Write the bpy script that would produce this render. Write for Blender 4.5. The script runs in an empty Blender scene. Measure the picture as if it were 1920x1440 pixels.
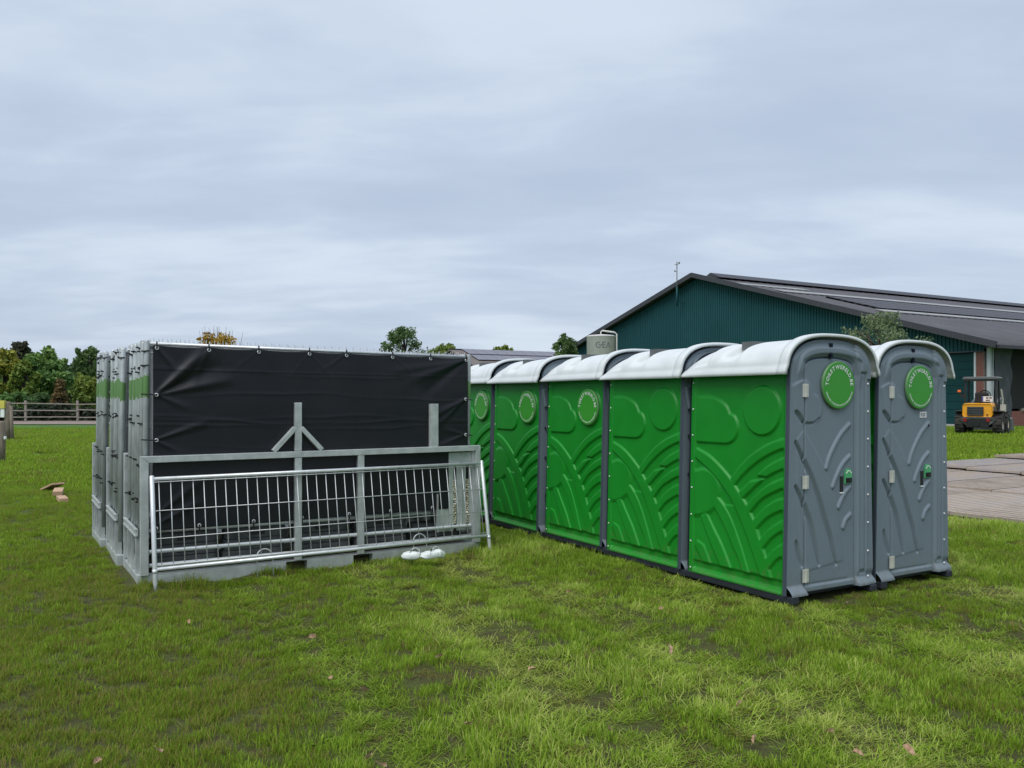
import bpy, math, random
import numpy as np
from mathutils import Vector, Matrix, Euler
random.seed(7); rng = np.random.default_rng(11)
R = math.radians
scene = bpy.context.scene
COL = scene.collection

# ------------------------------------------------------------------ camera
FPX, CAM_H, HORIZON = 1560.0, 1.70, 746.0          # in the 1920 x 1440 photograph
cam = bpy.data.cameras.new('camera'); cam.sensor_width = 36.0; cam.lens = 36.0 * FPX / 1920
cam.shift_y = (HORIZON - 720.0) / 1920
cam.clip_start = .05; cam.clip_end = 3000
cam_o = bpy.data.objects.new('camera', cam); COL.objects.link(cam_o)
cam_o.location = (0, 0, CAM_H); cam_o.rotation_euler = (R(90), 0, 0)
scene.camera = cam_o

# ------------------------------------------------------------------ light
SUN_AZ, SUN_EL = R(-150), R(58)       # sun behind the camera, to its left (azimuth clockwise from +Y)
world = bpy.data.worlds.new('World'); scene.world = world; world.use_nodes = True
def build_world():
    nt = world.node_tree; N = nt.nodes; L = nt.links; N.clear()
    out = N.new('ShaderNodeOutputWorld'); bg = N.new('ShaderNodeBackground')
    bg.inputs['Strength'].default_value = 0.10
    sky = N.new('ShaderNodeTexSky'); sky.sky_type = 'NISHITA'; sky.sun_disc = False
    sky.sun_elevation = SUN_EL; sky.sun_rotation = SUN_AZ; sky.air_density = 1.2; sky.dust_density = 2.0
    tc = N.new('ShaderNodeTexCoord'); sep = N.new('ShaderNodeSeparateXYZ'); L.new(tc.outputs['Generated'], sep.inputs[0])
    def M(op, a, b=None, c=None):
        n = N.new('ShaderNodeMath'); n.operation = op
        for i, q in enumerate((a, b, c)):
            if q is None: continue
            if hasattr(q, 'links'): L.new(q, n.inputs[i])
            else: n.inputs[i].default_value = q
        return n.outputs[0]
    up = M('ABSOLUTE', sep.outputs[2]); den = M('ADD', up, .13)
    cx = M('DIVIDE', sep.outputs[0], den); cy = M('DIVIDE', sep.outputs[1], den)
    cmb = N.new('ShaderNodeCombineXYZ'); L.new(cx, cmb.inputs[0]); L.new(cy, cmb.inputs[1]); cmb.inputs[2].default_value = 3.7
    def noise(scale, det, rough, vec, dist=.0):
        n = N.new('ShaderNodeTexNoise'); n.inputs['Scale'].default_value = scale; n.inputs['Detail'].default_value = det
        n.inputs['Roughness'].default_value = rough; n.inputs['Distortion'].default_value = dist; L.new(vec, n.inputs['Vector']); return n.outputs[0]
    mp = N.new('ShaderNodeMapping'); L.new(cmb.outputs[0], mp.inputs[0]); mp.inputs['Rotation'].default_value = (0, 0, R(24)); mp.inputs['Scale'].default_value = (.75, 1.35, 1)
    n1 = noise(.55, 5, .5, mp.outputs[0], .25); n2 = noise(1.9, 6, .55, mp.outputs[0], .35)
    a = M('MULTIPLY_ADD', n1, .70, M('MULTIPLY', n2, .30))
    mr = N.new('ShaderNodeMapRange'); mr.interpolation_type = 'SMOOTHSTEP'; L.new(a, mr.inputs[0]); mr.inputs[1].default_value = .36; mr.inputs[2].default_value = .64
    ramp = N.new('ShaderNodeValToRGB'); L.new(mr.outputs[0], ramp.inputs[0])
    e = ramp.color_ramp.elements
    e[0].position = 0; e[0].color = (.312, .37, .465, 1); e[1].position = 1; e[1].color = (.435, .495, .575, 1)
    m_ = e.new(.5); m_.color = (.355, .415, .508, 1)
    sc = N.new('ShaderNodeMix'); sc.data_type = 'RGBA'; sc.blend_type = 'MULTIPLY'; sc.inputs[0].default_value = 1
    L.new(ramp.outputs[0], sc.inputs[6]); sc.inputs[7].default_value = (9.6, 9.6, 9.6, 1)
    mx = N.new('ShaderNodeMix'); mx.data_type = 'RGBA'; mx.inputs[0].default_value = .94
    L.new(sky.outputs[0], mx.inputs[6]); L.new(sc.outputs[2], mx.inputs[7])
    L.new(mx.outputs[2], bg.inputs[0]); L.new(bg.outputs[0], out.inputs[0])
build_world()
sun = bpy.data.lights.new('sun', 'SUN'); sun.energy = 1.5; sun.angle = R(50); sun.color = (1, .965, .92)
sun_o = bpy.data.objects.new('sun', sun); COL.objects.link(sun_o)
sd = Vector((math.sin(SUN_AZ) * math.cos(SUN_EL), math.cos(SUN_AZ) * math.cos(SUN_EL), math.sin(SUN_EL)))
sun_o.rotation_euler = sd.to_track_quat('Z', 'Y').to_euler(); sun_o.location = (0, 0, 40)
vs = scene.view_settings
vs.view_transform = 'Standard'; vs.look = 'None'; vs.gamma = 1; vs.use_curve_mapping = False; vs.exposure = 0.7
scene.render.engine = 'CYCLES'; scene.cycles.max_bounces = 6; scene.cycles.transparent_max_bounces = 8
scene.cycles.use_denoising = True

# ------------------------------------------------------------------ materials
def pm(name, col, rough=.5, metal=0., var=.12, scale=5., bump=0., bscale=60., col2=None, spec=.5, det=4, stretch=None, thr=None, dirt=0.):
    m = bpy.data.materials.new(name); m.use_nodes = True
    nt = m.node_tree; N = nt.nodes; L = nt.links; b = N['Principled BSDF']
    tc = N.new('ShaderNodeTexCoord'); mp = N.new('ShaderNodeMapping'); L.new(tc.outputs['Object'], mp.inputs[0])
    if stretch: mp.inputs['Scale'].default_value = stretch
    n = N.new('ShaderNodeTexNoise'); n.inputs['Scale'].default_value = scale; n.inputs['Detail'].default_value = det; n.inputs['Roughness'].default_value = .6
    L.new(mp.outputs[0], n.inputs['Vector'])
    r = N.new('ShaderNodeValToRGB'); L.new(n.outputs[0], r.inputs[0])
    lo, hi = thr or (.3, .7)
    r.color_ramp.elements[0].position = lo; r.color_ramp.elements[1].position = hi
    c2 = col2 or tuple(min(1, c * (1 + var)) for c in col); c1 = col if col2 else tuple(c * (1 - var) for c in col)
    r.color_ramp.elements[0].color = (*c1, 1); r.color_ramp.elements[1].color = (*c2, 1)
    L.new(r.outputs[0], b.inputs['Base Color'])
    if dirt:        # dried mud splashes low down and faint scuffs
        sp = N.new('ShaderNodeSeparateXYZ'); L.new(tc.outputs['Object'], sp.inputs[0])
        dn = N.new('ShaderNodeTexNoise'); dn.inputs['Scale'].default_value = 22; dn.inputs['Detail'].default_value = 8; dn.inputs['Roughness'].default_value = .7; L.new(tc.outputs['Object'], dn.inputs['Vector'])
        zr = N.new('ShaderNodeMapRange'); L.new(sp.outputs[2], zr.inputs[0]); zr.inputs[1].default_value = .05; zr.inputs[2].default_value = .55; zr.inputs[3].default_value = .16; zr.inputs[4].default_value = -.10
        ad = N.new('ShaderNodeMath'); ad.operation = 'ADD'; L.new(dn.outputs[0], ad.inputs[0]); L.new(zr.outputs[0], ad.inputs[1])
        th = N.new('ShaderNodeMapRange'); L.new(ad.outputs[0], th.inputs[0]); th.inputs[1].default_value = .56; th.inputs[2].default_value = .74; th.inputs[4].default_value = dirt
        dm = N.new('ShaderNodeMix'); dm.data_type = 'RGBA'; L.new(th.outputs[0], dm.inputs[0]); L.new(r.outputs[0], dm.inputs[6]); dm.inputs[7].default_value = (.16, .13, .085, 1)
        L.new(dm.outputs[2], b.inputs['Base Color'])
    b.inputs['Roughness'].default_value = rough; b.inputs['Metallic'].default_value = metal
    b.inputs['Specular IOR Level'].default_value = spec
    if rough > .15:
        rr = N.new('ShaderNodeMapRange'); L.new(n.outputs[0], rr.inputs[0]); rr.inputs[3].default_value = rough - .08; rr.inputs[4].default_value = min(1, rough + .1); L.new(rr.outputs[0], b.inputs['Roughness'])
    if bump:
        n2 = N.new('ShaderNodeTexNoise'); n2.inputs['Scale'].default_value = bscale; n2.inputs['Detail'].default_value = 3; L.new(mp.outputs[0], n2.inputs['Vector'])
        bp = N.new('ShaderNodeBump'); bp.inputs['Strength'].default_value = bump; bp.inputs['Distance'].default_value = .02; L.new(n2.outputs[0], bp.inputs['Height']); L.new(bp.outputs[0], b.inputs['Normal'])
    return m
MT = {}
MT['galv'] = pm('galvanised_steel', (.40, .435, .43), .45, .3, scale=9, col2=(.57, .61, .60), bump=.05, bscale=30)
MT['galv_bright'] = pm('new_galvanised_steel', (.62, .65, .665), .36, .4, scale=12, col2=(.76, .79, .80))
MT['zinc_wire'] = pm('zinc_wire', (.62, .64, .65), .42, .35, var=.1)
MT['tarp'] = pm('black_tarpaulin', (.006, .0075, .011), .44, 0, scale=3.0, col2=(.011, .012, .016), bump=.12, bscale=220, spec=.38)
MT['black'] = pm('black_plastic', (.012, .012, .013), .45, 0, var=.2)
MT['grey'] = pm('grey_polyethylene', (.165, .212, .245), .48, 0, var=.05, scale=2.2, bump=.03, bscale=180, dirt=.35)
MT['dark_shade_grey'] = pm('dark_and_shaded_polyethylene', (.011, .015, .026), .6, 0, var=.08, scale=2, spec=.08)  # flange groove and back wall carry gap shade in the colour; door stop just dark
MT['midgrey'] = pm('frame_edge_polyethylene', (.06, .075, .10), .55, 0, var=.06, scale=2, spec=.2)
MT['green'] = pm('green_polyethylene', (.006, .22, .015), .40, 0, scale=1.6, col2=(.009, .27, .022), bump=.02, bscale=150, spec=.35, dirt=.3)
MT['white'] = pm('white_polyethylene', (.60, .64, .645), .42, 0, scale=3.5, col2=(.70, .735, .735), spec=.4, det=6)
MT['skid'] = pm('dark_skid', (.02, .024, .034), .6, 0, var=.3)
MT['screw'] = pm('bright_screw', (.8, .8, .8), .3, .3, var=.05)
MT['hinge'] = pm('hinge_steel', (.62, .62, .56), .4, .3, var=.1)
MT['sign'] = pm('sign_green', (.04, .30, .025), .35, 0, var=.04)
MT['sign_edge'] = pm('sign_rim', (.11, .26, .10), .4, 0, var=.04)
MT['letter'] = pm('white_lettering', (.82, .86, .82), .45, 0, var=.02)
MT['indicator'] = pm('lock_green', (.08, .4, .16), .4, 0, var=.1)
MT['label'] = pm('paper_label', (.75, .75, .75), .6, 0, var=.08, scale=60)
MT['foot'] = pm('recycled_plastic', (.055, .06, .065), .75, 0, scale=7, col2=(.12, .125, .125), bump=.3, bscale=50)
MT['clad'] = pm('green_cladding', (.016, .078, .088), .6, .0, var=.12, scale=.35, spec=.2)
MT['door_green'] = pm('green_roller_door', (.005, .042, .045), .6, 0, var=.15, scale=.5, spec=.2)
MT['barnroof'] = pm('fibre_cement', (.058, .054, .06), .62, 0, scale=.6, col2=(.098, .092, .10), det=8)
MT['fascia'] = pm('dark_fascia', (.045, .046, .055), .55, 0, var=.15)
MT['skylight'] = pm('translucent_sheet', (.26, .262, .26), .5, 0, scale=.8, col2=(.36, .36, .355))
MT['solar'] = pm('solar_glass', (.045, .042, .05), .5, 0, var=.2, scale=1)
MT['brick'] = pm('red_brick', (.17, .06, .048), .8, 0, scale=6, col2=(.25, .10, .08))
MT['mortar'] = pm('mortar', (.30, .27, .25), .9, 0, var=.1)
MT['silo'] = pm('silo_cream', (.60, .57, .56), .5, 0, scale=1.4, col2=(.71, .68, .67))
MT['silo_ink'] = pm('silo_lettering', (.11, .115, .14), .5, 0, var=.05)
MT['pvc'] = pm('cream_pipe', (.62, .62, .58), .45, 0, var=.05)
MT['curtain'] = pm('grey_windbreak', (.05, .055, .065), .7, 0, scale=.7, col2=(.075, .08, .09), bump=.2, bscale=3)
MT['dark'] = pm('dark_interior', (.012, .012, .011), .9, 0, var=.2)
MT['whitepost'] = pm('white_steel', (.50, .53, .55), .5, 0, var=.06)
MT['concrete'] = pm('concrete', (.32, .29, .26), .85, 0, scale=2.5, col2=(.43, .40, .36))
MT['orange'] = pm('yellow_orange_paint', (.80, .36, .02), .32, 0, var=.05)
MT['tyre'] = pm('tyre_rubber', (.016, .015, .015), .8, 0, scale=8, col2=(.04, .036, .032), bump=.3, bscale=20)
MT['rim'] = pm('pale_rim', (.55, .52, .45), .5, 0, var=.1)
MT['machine_grey'] = pm('machine_grey', (.12, .13, .13), .5, 0, var=.15)
MT['glass_dark'] = pm('dark_grille', (.022, .021, .026), .4, 0, var=.2)
MT['red'] = pm('red_lens', (.22, .012, .012), .3, 0, var=.1)
MT['amber'] = pm('amber_lens', (.85, .16, .03), .3, 0, var=.1)
MT['wood'] = pm('weathered_wood', (.16, .125, .09), .85, 0, scale=4, col2=(.27, .23, .18), stretch=(6, 6, 1), bump=.3, bscale=20)
MT['rail'] = pm('weathered_rail', (.21, .19, .155), .85, 0, scale=4, col2=(.34, .31, .26))
MT['fresh_wood'] = pm('pallet_wood', (.42, .26, .15), .8, 0, scale=10, col2=(.56, .39, .26), stretch=(1, 8, 8))
MT['sand'] = pm('sandy_soil', (.20, .15, .125), .95, 0, scale=.8, col2=(.29, .23, .19), det=8)
MT['bark'] = pm('bark', (.06, .05, .04), .9, 0, scale=5, col2=(.12, .10, .08), bump=.5, bscale=20)
MT['leaf_dry'] = pm('dry_leaf', (.24, .13, .07), .8, 0, scale=45, col2=(.50, .34, .22))
MT['bag'] = pm('white_bag', (.66, .72, .70), .45, 0, scale=14, col2=(.84, .87, .85), bump=.4, bscale=30)
MT['yellow'] = pm('yellow_plastic', (.62, .55, .10), .5, 0, var=.1)
MT['tan_roof'] = pm('old_roof_edge', (.16, .14, .13), .8, 0, var=.2, scale=1)
MT['brass'] = pm('brass_clamp', (.55, .50, .30), .4, .5, scale=25, col2=(.68, .66, .55))

def mat_posts():      # zinc posts with a ragged sprayed green band, placed in the panel's own height
    m = bpy.data.materials.new('zinc_post_sprayed_green'); m.use_nodes = True
    nt = m.node_tree; N = nt.nodes; L = nt.links; b = N['Principled BSDF']
    tc = N.new('ShaderNodeTexCoord'); geo = N.new('ShaderNodeNewGeometry'); oi = N.new('ShaderNodeObjectInfo')
    sp = N.new('ShaderNodeSeparateXYZ'); L.new(tc.outputs['Object'], sp.inputs[0])
    n = N.new('ShaderNodeTexNoise'); n.inputs['Scale'].default_value = 30; L.new(geo.outputs['Position'], n.inputs['Vector'])
    a = N.new('ShaderNodeMath'); a.operation = 'MULTIPLY_ADD'; L.new(n.outputs[0], a.inputs[0]); a.inputs[1].default_value = .10; L.new(sp.outputs[2], a.inputs[2])
    j = N.new('ShaderNodeMath'); j.operation = 'MULTIPLY_ADD'; L.new(oi.outputs['Random'], j.inputs[0]); j.inputs[1].default_value = .05; L.new(a.outputs[0], j.inputs[2])
    r = N.new('ShaderNodeValToRGB'); r.color_ramp.interpolation = 'CONSTANT'
    mr = N.new('ShaderNodeMapRange'); L.new(j.outputs[0], mr.inputs[0]); mr.inputs[1].default_value = 0; mr.inputs[2].default_value = 2.5; L.new(mr.outputs[0], r.inputs[0])
    e = r.color_ramp.elements; e[0].position = 0; e[0].color = (0, 0, 0, 1); e[1].position = 1.545 / 2.5; e[1].color = (1, 1, 1, 1)
    q = e.new(1.74 / 2.5); q.color = (0, 0, 0, 1)
    n2 = N.new('ShaderNodeTexNoise'); n2.inputs['Scale'].default_value = 7; n2.inputs['Detail'].default_value = 5; L.new(geo.outputs['Position'], n2.inputs['Vector'])
    z = N.new('ShaderNodeValToRGB'); L.new(n2.outputs[0], z.inputs[0]); z.color_ramp.elements[0].position = .3; z.color_ramp.elements[1].position = .7
    z.color_ramp.elements[0].color = (.36, .395, .40, 1); z.color_ramp.elements[1].color = (.50, .54, .545, 1)
    hs = N.new('ShaderNodeHueSaturation'); L.new(z.outputs[0], hs.inputs['Color']); vv = N.new('ShaderNodeMapRange'); L.new(oi.outputs['Random'], vv.inputs[0]); vv.inputs[3].default_value = .72; vv.inputs[4].default_value = 1.2; L.new(vv.outputs[0], hs.inputs['Value'])
    mx = N.new('ShaderNodeMix'); mx.data_type = 'RGBA'; L.new(r.outputs[0], mx.inputs[0]); L.new(hs.outputs[0], mx.inputs[6]); mx.inputs[7].default_value = (.12, .25, .08, 1)
    L.new(mx.outputs[2], b.inputs['Base Color'])
    im = N.new('ShaderNodeMath'); im.operation = 'MULTIPLY_ADD'; L.new(r.outputs[0], im.inputs[0]); im.inputs[1].default_value = -.25; im.inputs[2].default_value = .25; L.new(im.outputs[0], b.inputs['Metallic'])
    b.inputs['Roughness'].default_value = .45
    return m
MT['post'] = mat_posts()

def mat_foliage(name, c1, c2, c3, trans=.25):
    m = bpy.data.materials.new(name); m.use_nodes = True
    nt = m.node_tree; N = nt.nodes; L = nt.links; b = N['Principled BSDF']; out = N['Material Output']
    g = N.new('ShaderNodeNewGeometry'); r = N.new('ShaderNodeValToRGB')
    n = N.new('ShaderNodeTexNoise'); n.inputs['Scale'].default_value = .55; n.inputs['Detail'].default_value = 3; L.new(g.outputs['Position'], n.inputs['Vector'])
    a = N.new('ShaderNodeMath'); a.operation = 'MULTIPLY_ADD'; L.new(g.outputs['Random Per Island'], a.inputs[0]); a.inputs[1].default_value = .5
    s = N.new('ShaderNodeMath'); s.operation = 'MULTIPLY_ADD'; L.new(n.outputs[0], s.inputs[0]); s.inputs[1].default_value = 1.3; s.inputs[2].default_value = -.4; L.new(s.outputs[0], a.inputs[2])
    L.new(a.outputs[0], r.inputs[0]); e = r.color_ramp.elements
    e[0].position = .1; e[0].color = (*c1, 1); e[1].position = .9; e[1].color = (*c3, 1); q = e.new(.5); q.color = (*c2, 1)
    L.new(r.outputs[0], b.inputs['Base Color']); b.inputs['Roughness'].default_value = .6; b.inputs['Specular IOR Level'].default_value = .25
    t = N.new('ShaderNodeBsdfTranslucent'); L.new(r.outputs[0], t.inputs[0]); mx = N.new('ShaderNodeMixShader'); mx.inputs[0].default_value = trans
    L.new(b.outputs[0], mx.inputs[1]); L.new(t.outputs[0], mx.inputs[2]); L.new(mx.outputs[0], out.inputs[0])
    return m
MT['fol_green'] = mat_foliage('green_foliage', (0.061, 0.132, 0.043), (0.137, 0.250, 0.068), (0.234, 0.356, 0.095))
MT['fol_dark'] = mat_foliage('dark_foliage', (0.061, 0.109, 0.047), (0.108, 0.185, 0.064), (0.182, 0.260, 0.081))
MT['fol_olive'] = mat_foliage('olive_foliage', (0.102, 0.166, 0.034), (0.191, 0.262, 0.052), (0.305, 0.351, 0.069))
MT['fol_hedge'] = mat_foliage('hedge_foliage', (.012, .02, .012), (.022, .034, .018), (.04, .055, .025), .1)
MT['fol_yellow'] = mat_foliage('yellowing_foliage', (.09, .14, .035), (.24, .27, .045), (.44, .38, .05))
MT['fol_autumn'] = mat_foliage('autumn_foliage', (0.208, 0.130, 0.026), (0.390, 0.247, 0.039), (0.546, 0.364, 0.065))
MT['fol_rust'] = mat_foliage('rusty_foliage', (.09, .085, .03), (.17, .125, .05), (.26, .18, .08))
MT['fol_brown'] = mat_foliage('brownish_foliage', (0.051, 0.061, 0.035), (0.094, 0.094, 0.055), (0.144, 0.135, 0.078))
MT['fol_willow'] = mat_foliage('grey_green_foliage', (0.094, 0.139, 0.067), (0.168, 0.227, 0.113), (0.260, 0.314, 0.164))

def mat_blade():
    m = bpy.data.materials.new('grass_blade'); m.use_nodes = True
    nt = m.node_tree; N = nt.nodes; L = nt.links; b = N['Principled BSDF']; out = N['Material Output']
    at = N.new('ShaderNodeAttribute'); at.attribute_type = 'INSTANCER'; at.attribute_name = 'tint'
    g = N.new('ShaderNodeNewGeometry')
    a = N.new('ShaderNodeMath'); a.operation = 'MULTIPLY_ADD'; L.new(g.outputs['Random Per Island'], a.inputs[0]); a.inputs[1].default_value = .56
    s = N.new('ShaderNodeMath'); s.operation = 'SUBTRACT'; L.new(at.outputs['Fac'], s.inputs[0]); s.inputs[1].default_value = .28; L.new(s.outputs[0], a.inputs[2])
    r = N.new('ShaderNodeValToRGB'); L.new(a.outputs[0], r.inputs[0]); e = r.color_ramp.elements
    e[0].position = 0; e[0].color = (.25, .205, .085, 1); e[1].position = 1; e[1].color = (.54, .60, .17, 1)
    for p, c in ((.18, (.31, .29, .07)), (.38, (.20, .255, .03)), (.58, (.20, .36, .022)), (.8, (.37, .52, .058))):
        q = e.new(p); q.color = (*c, 1)
    L.new(r.outputs[0], b.inputs['Base Color']); b.inputs['Roughness'].default_value = .55; b.inputs['Specular IOR Level'].default_value = .12
    t = N.new('ShaderNodeBsdfTranslucent'); L.new(r.outputs[0], t.inputs[0]); mx = N.new('ShaderNodeMixShader'); mx.inputs[0].default_value = .48
    L.new(b.outputs[0], mx.inputs[1]); L.new(t.outputs[0], mx.inputs[2]); L.new(mx.outputs[0], out.inputs[0])
    return m
MT['blade'] = mat_blade()

def mat_ground():
    m = bpy.data.materials.new('pasture_ground'); m.use_nodes = True
    nt = m.node_tree; N = nt.nodes; L = nt.links; b = N['Principled BSDF']
    g = N.new('ShaderNodeNewGeometry')
    def noise(sc, det, stretch=None):
        n = N.new('ShaderNodeTexNoise'); n.inputs['Scale'].default_value = sc; n.inputs['Detail'].default_value = det; n.inputs['Roughness'].default_value = .65
        if stretch:
            mp = N.new('ShaderNodeMapping'); mp.inputs['Scale'].default_value = stretch; L.new(g.outputs['Position'], mp.inputs[0]); L.new(mp.outputs[0], n.inputs['Vector'])
        else: L.new(g.outputs['Position'], n.inputs['Vector'])
        return n.outputs[0]
    def ramp(fac, stops):
        r = N.new('ShaderNodeValToRGB'); L.new(fac, r.inputs[0]); e = r.color_ramp.elements
        e[0].position, e[0].color = stops[0][0], (*stops[0][1], 1); e[1].position, e[1].color = stops[-1][0], (*stops[-1][1], 1)
        for p, c in stops[1:-1]: q = e.new(p); q.color = (*c, 1)
        return r.outputs[0]
    thatch = ramp(noise(16, 10), [(.30, (.055, .042, .024)), (.42, (.085, .080, .032)), (.54, (.085, .10, .028)), (.70, (.13, .17, .04))])
    turf = ramp(noise(.55, 10, (1, 2.2, 1)), [(.32, (.05, .125, .022)), (.5, (.075, .17, .03)), (.68, (.11, .205, .042))])
    at = N.new('ShaderNodeAttribute'); at.attribute_name = 'turf'
    mx = N.new('ShaderNodeMix'); mx.data_type = 'RGBA'; L.new(at.outputs['Fac'], mx.inputs[0]); L.new(thatch, mx.inputs[6]); L.new(turf, mx.inputs[7])
    L.new(mx.outputs[2], b.inputs['Base Color']); b.inputs['Roughness'].default_value = .9; b.inputs['Specular IOR Level'].default_value = .2
    bp = N.new('ShaderNodeBump'); bp.inputs['Strength'].default_value = .9; bp.inputs['Distance'].default_value = .06; L.new(noise(22, 9), bp.inputs['Height']); L.new(bp.outputs[0], b.inputs['Normal'])
    return m
MT['ground'] = mat_ground()
def mat_mats():
    m = bpy.data.materials.new('worn_driving_plate'); m.use_nodes = True
    nt = m.node_tree; N = nt.nodes; L = nt.links; b = N['Principled BSDF']
    g = N.new('ShaderNodeNewGeometry'); oi = N.new('ShaderNodeObjectInfo'); tc = N.new('ShaderNodeTexCoord')
    n = N.new('ShaderNodeTexNoise'); n.inputs['Scale'].default_value = 1.3; n.inputs['Detail'].default_value = 9; n.inputs['Roughness'].default_value = .7; L.new(g.outputs['Position'], n.inputs['Vector'])
    a = N.new('ShaderNodeMath'); a.operation = 'MULTIPLY_ADD'; L.new(oi.outputs['Random'], a.inputs[0]); a.inputs[1].default_value = .35; L.new(n.outputs[0], a.inputs[2])
    r = N.new('ShaderNodeValToRGB'); L.new(a.outputs[0], r.inputs[0]); e = r.color_ramp.elements
    e[0].position = .38; e[0].color = (.27, .215, .175, 1); e[1].position = .95; e[1].color = (.52, .45, .37, 1); q = e.new(.62); q.color = (.40, .335, .275, 1); q = e.new(.80); q.color = (.34, .31, .305, 1)
    L.new(r.outputs[0], b.inputs['Base Color']); b.inputs['Roughness'].default_value = .75
    return m
MT['plate'] = mat_mats()

# ------------------------------------------------------------------ mesh helpers
class MB:
    def __init__(s): s.v = []; s.f = []
    def add(s, vs, fs):
        o = len(s.v); s.v += [tuple(p) for p in vs]; s.f += [tuple(i + o for i in f) for f in fs]; return s
    def box(s, c, d, M=None):
        x, y, z = (q / 2 for q in d); c = Vector(c)
        P = [Vector((a * x, b * y, e * z)) for e in (-1, 1) for b in (-1, 1) for a in (-1, 1)]
        if M: P = [M @ p for p in P]
        return s.add([p + c for p in P], [(0, 2, 3, 1), (4, 5, 7, 6), (0, 1, 5, 4), (2, 6, 7, 3), (0, 4, 6, 2), (1, 3, 7, 5)])
    def beam(s, p0, p1, w, h, up=(0, 0, 1)):
        p0, p1 = Vector(p0), Vector(p1); d = (p1 - p0); l = d.length; d.normalize(); up = Vector(up)
        x = d.cross(up)
        if x.length < 1e-4: x = d.cross(Vector((0, 1, 0)))
        x.normalize(); y = x.cross(d)
        M = Matrix((x, d, y)).transposed()
        return s.box((p0 + p1) / 2, (w, l, h), M)
    def tube(s, pts, r, n=8, cap=True, closed=False):
        pts = [Vector(p) for p in pts]; rs = r if isinstance(r, (list, tuple)) else [r] * len(pts)
        V = []; F = []; prev = None; k = len(pts)
        for i, p in enumerate(pts):
            if closed: d = pts[(i + 1) % k] - pts[i - 1]
            else: d = pts[min(i + 1, k - 1)] - pts[max(i - 1, 0)]
            d.normalize()
            a = prev if prev is not None else (Vector((0, 0, 1)) if abs(d.z) < .9 else Vector((1, 0, 0)))
            a = (a - d * a.dot(d)).normalized(); prev = a; b = d.cross(a)
            V += [p + (a * math.cos(2 * math.pi * j / n) + b * math.sin(2 * math.pi * j / n)) * rs[i] for j in range(n)]
        m = k if closed else k - 1
        for i in range(m):
            i2 = (i + 1) % k
            F += [(i * n + j, i * n + (j + 1) % n, i2 * n + (j + 1) % n, i2 * n + j) for j in range(n)]
        if cap and not closed: F += [tuple(range(n - 1, -1, -1)), tuple((k - 1) * n + j for j in range(n))]
        return s.add(V, F)
    def prism(s, poly, vec):
        vec = Vector(vec); P = [Vector(p) for p in poly]; n = len(P)
        return s.add(P + [p + vec for p in P], [tuple(range(n - 1, -1, -1)), tuple(range(n, 2 * n))] + [(i, (i + 1) % n, n + (i + 1) % n, n + i) for i in range(n)])
    def lathe(s, prof, n=24, axis='z', c=(0, 0, 0)):
        c = Vector(c); V = []; F = []
        for r, h in prof:
            for j in range(n):
                a = 2 * math.pi * j / n; ca, sa = r * math.cos(a), r * math.sin(a)
                V.append(c + Vector({'z': (ca, sa, h), 'y': (ca, h, sa), 'x': (h, ca, sa)}[axis]))
        for i in range(len(prof) - 1):
            F += [(i * n + j, i * n + (j + 1) % n, (i + 1) * n + (j + 1) % n, (i + 1) * n + j) for j in range(n)]
        return s.add(V, F)
    def mesh(s, name, mat, smooth=False):
        me = bpy.data.meshes.new(name); me.from_pydata(s.v, [], s.f); me.update()
        if mat: me.materials.append(MT[mat] if isinstance(mat, str) else mat)
        if smooth: me.shade_smooth()
        return me
def ob(name, me, parent=None, loc=(0, 0, 0), rot=(0, 0, 0), scale=None):
    o = bpy.data.objects.new(name, me); COL.objects.link(o); o.location = loc; o.rotation_euler = rot
    if scale: o.scale = scale
    if parent: o.parent = parent
    return o
def fix_normals(me):
    import bmesh
    b = bmesh.new(); b.from_mesh(me); bmesh.ops.recalc_face_normals(b, faces=b.faces); b.to_mesh(me); b.free(); return me
def bevel(o, w=.004, seg=2):
    m = o.modifiers.new('bevel', 'BEVEL'); m.width = w; m.segments = seg; m.limit_method = 'ANGLE'; return o
def tag(o, label, cat, group=None):
    o['label'] = label; o['category'] = cat
    if group: o['group'] = group
    return o
def kind(o, k): o['kind'] = k; return o
def thing(name, label, cat, loc=(0, 0, 0), rz=0., group=None):
    return tag(ob(name, None, None, loc, (0, 0, rz)), label, cat, group)
def grid_mesh(name, P, mat, flip=False, smooth=True):
    ny, nx = P.shape[:2]; i = np.arange(ny * nx).reshape(ny, nx)
    q = np.stack([i[:-1, :-1], i[:-1, 1:], i[1:, 1:], i[1:, :-1]], -1).reshape(-1, 4)
    if flip: q = q[:, ::-1]
    me = bpy.data.meshes.new(name); nf = len(q)
    me.vertices.add(ny * nx); me.vertices.foreach_set('co', P.reshape(-1).astype(np.float32))
    me.loops.add(nf * 4); me.loops.foreach_set('vertex_index', q.reshape(-1).astype(np.int32))
    me.polygons.add(nf); me.polygons.foreach_set('loop_start', np.arange(0, nf * 4, 4, dtype=np.int32))
    me.update(calc_edges=True); me.validate()
    if mat: me.materials.append(MT[mat] if isinstance(mat, str) else mat)
    if smooth: me.shade_smooth()
    return me
def sstep(x, a, b): t = np.clip((x - a) / (b - a), 0, 1); return t * t * (3 - 2 * t)
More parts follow.
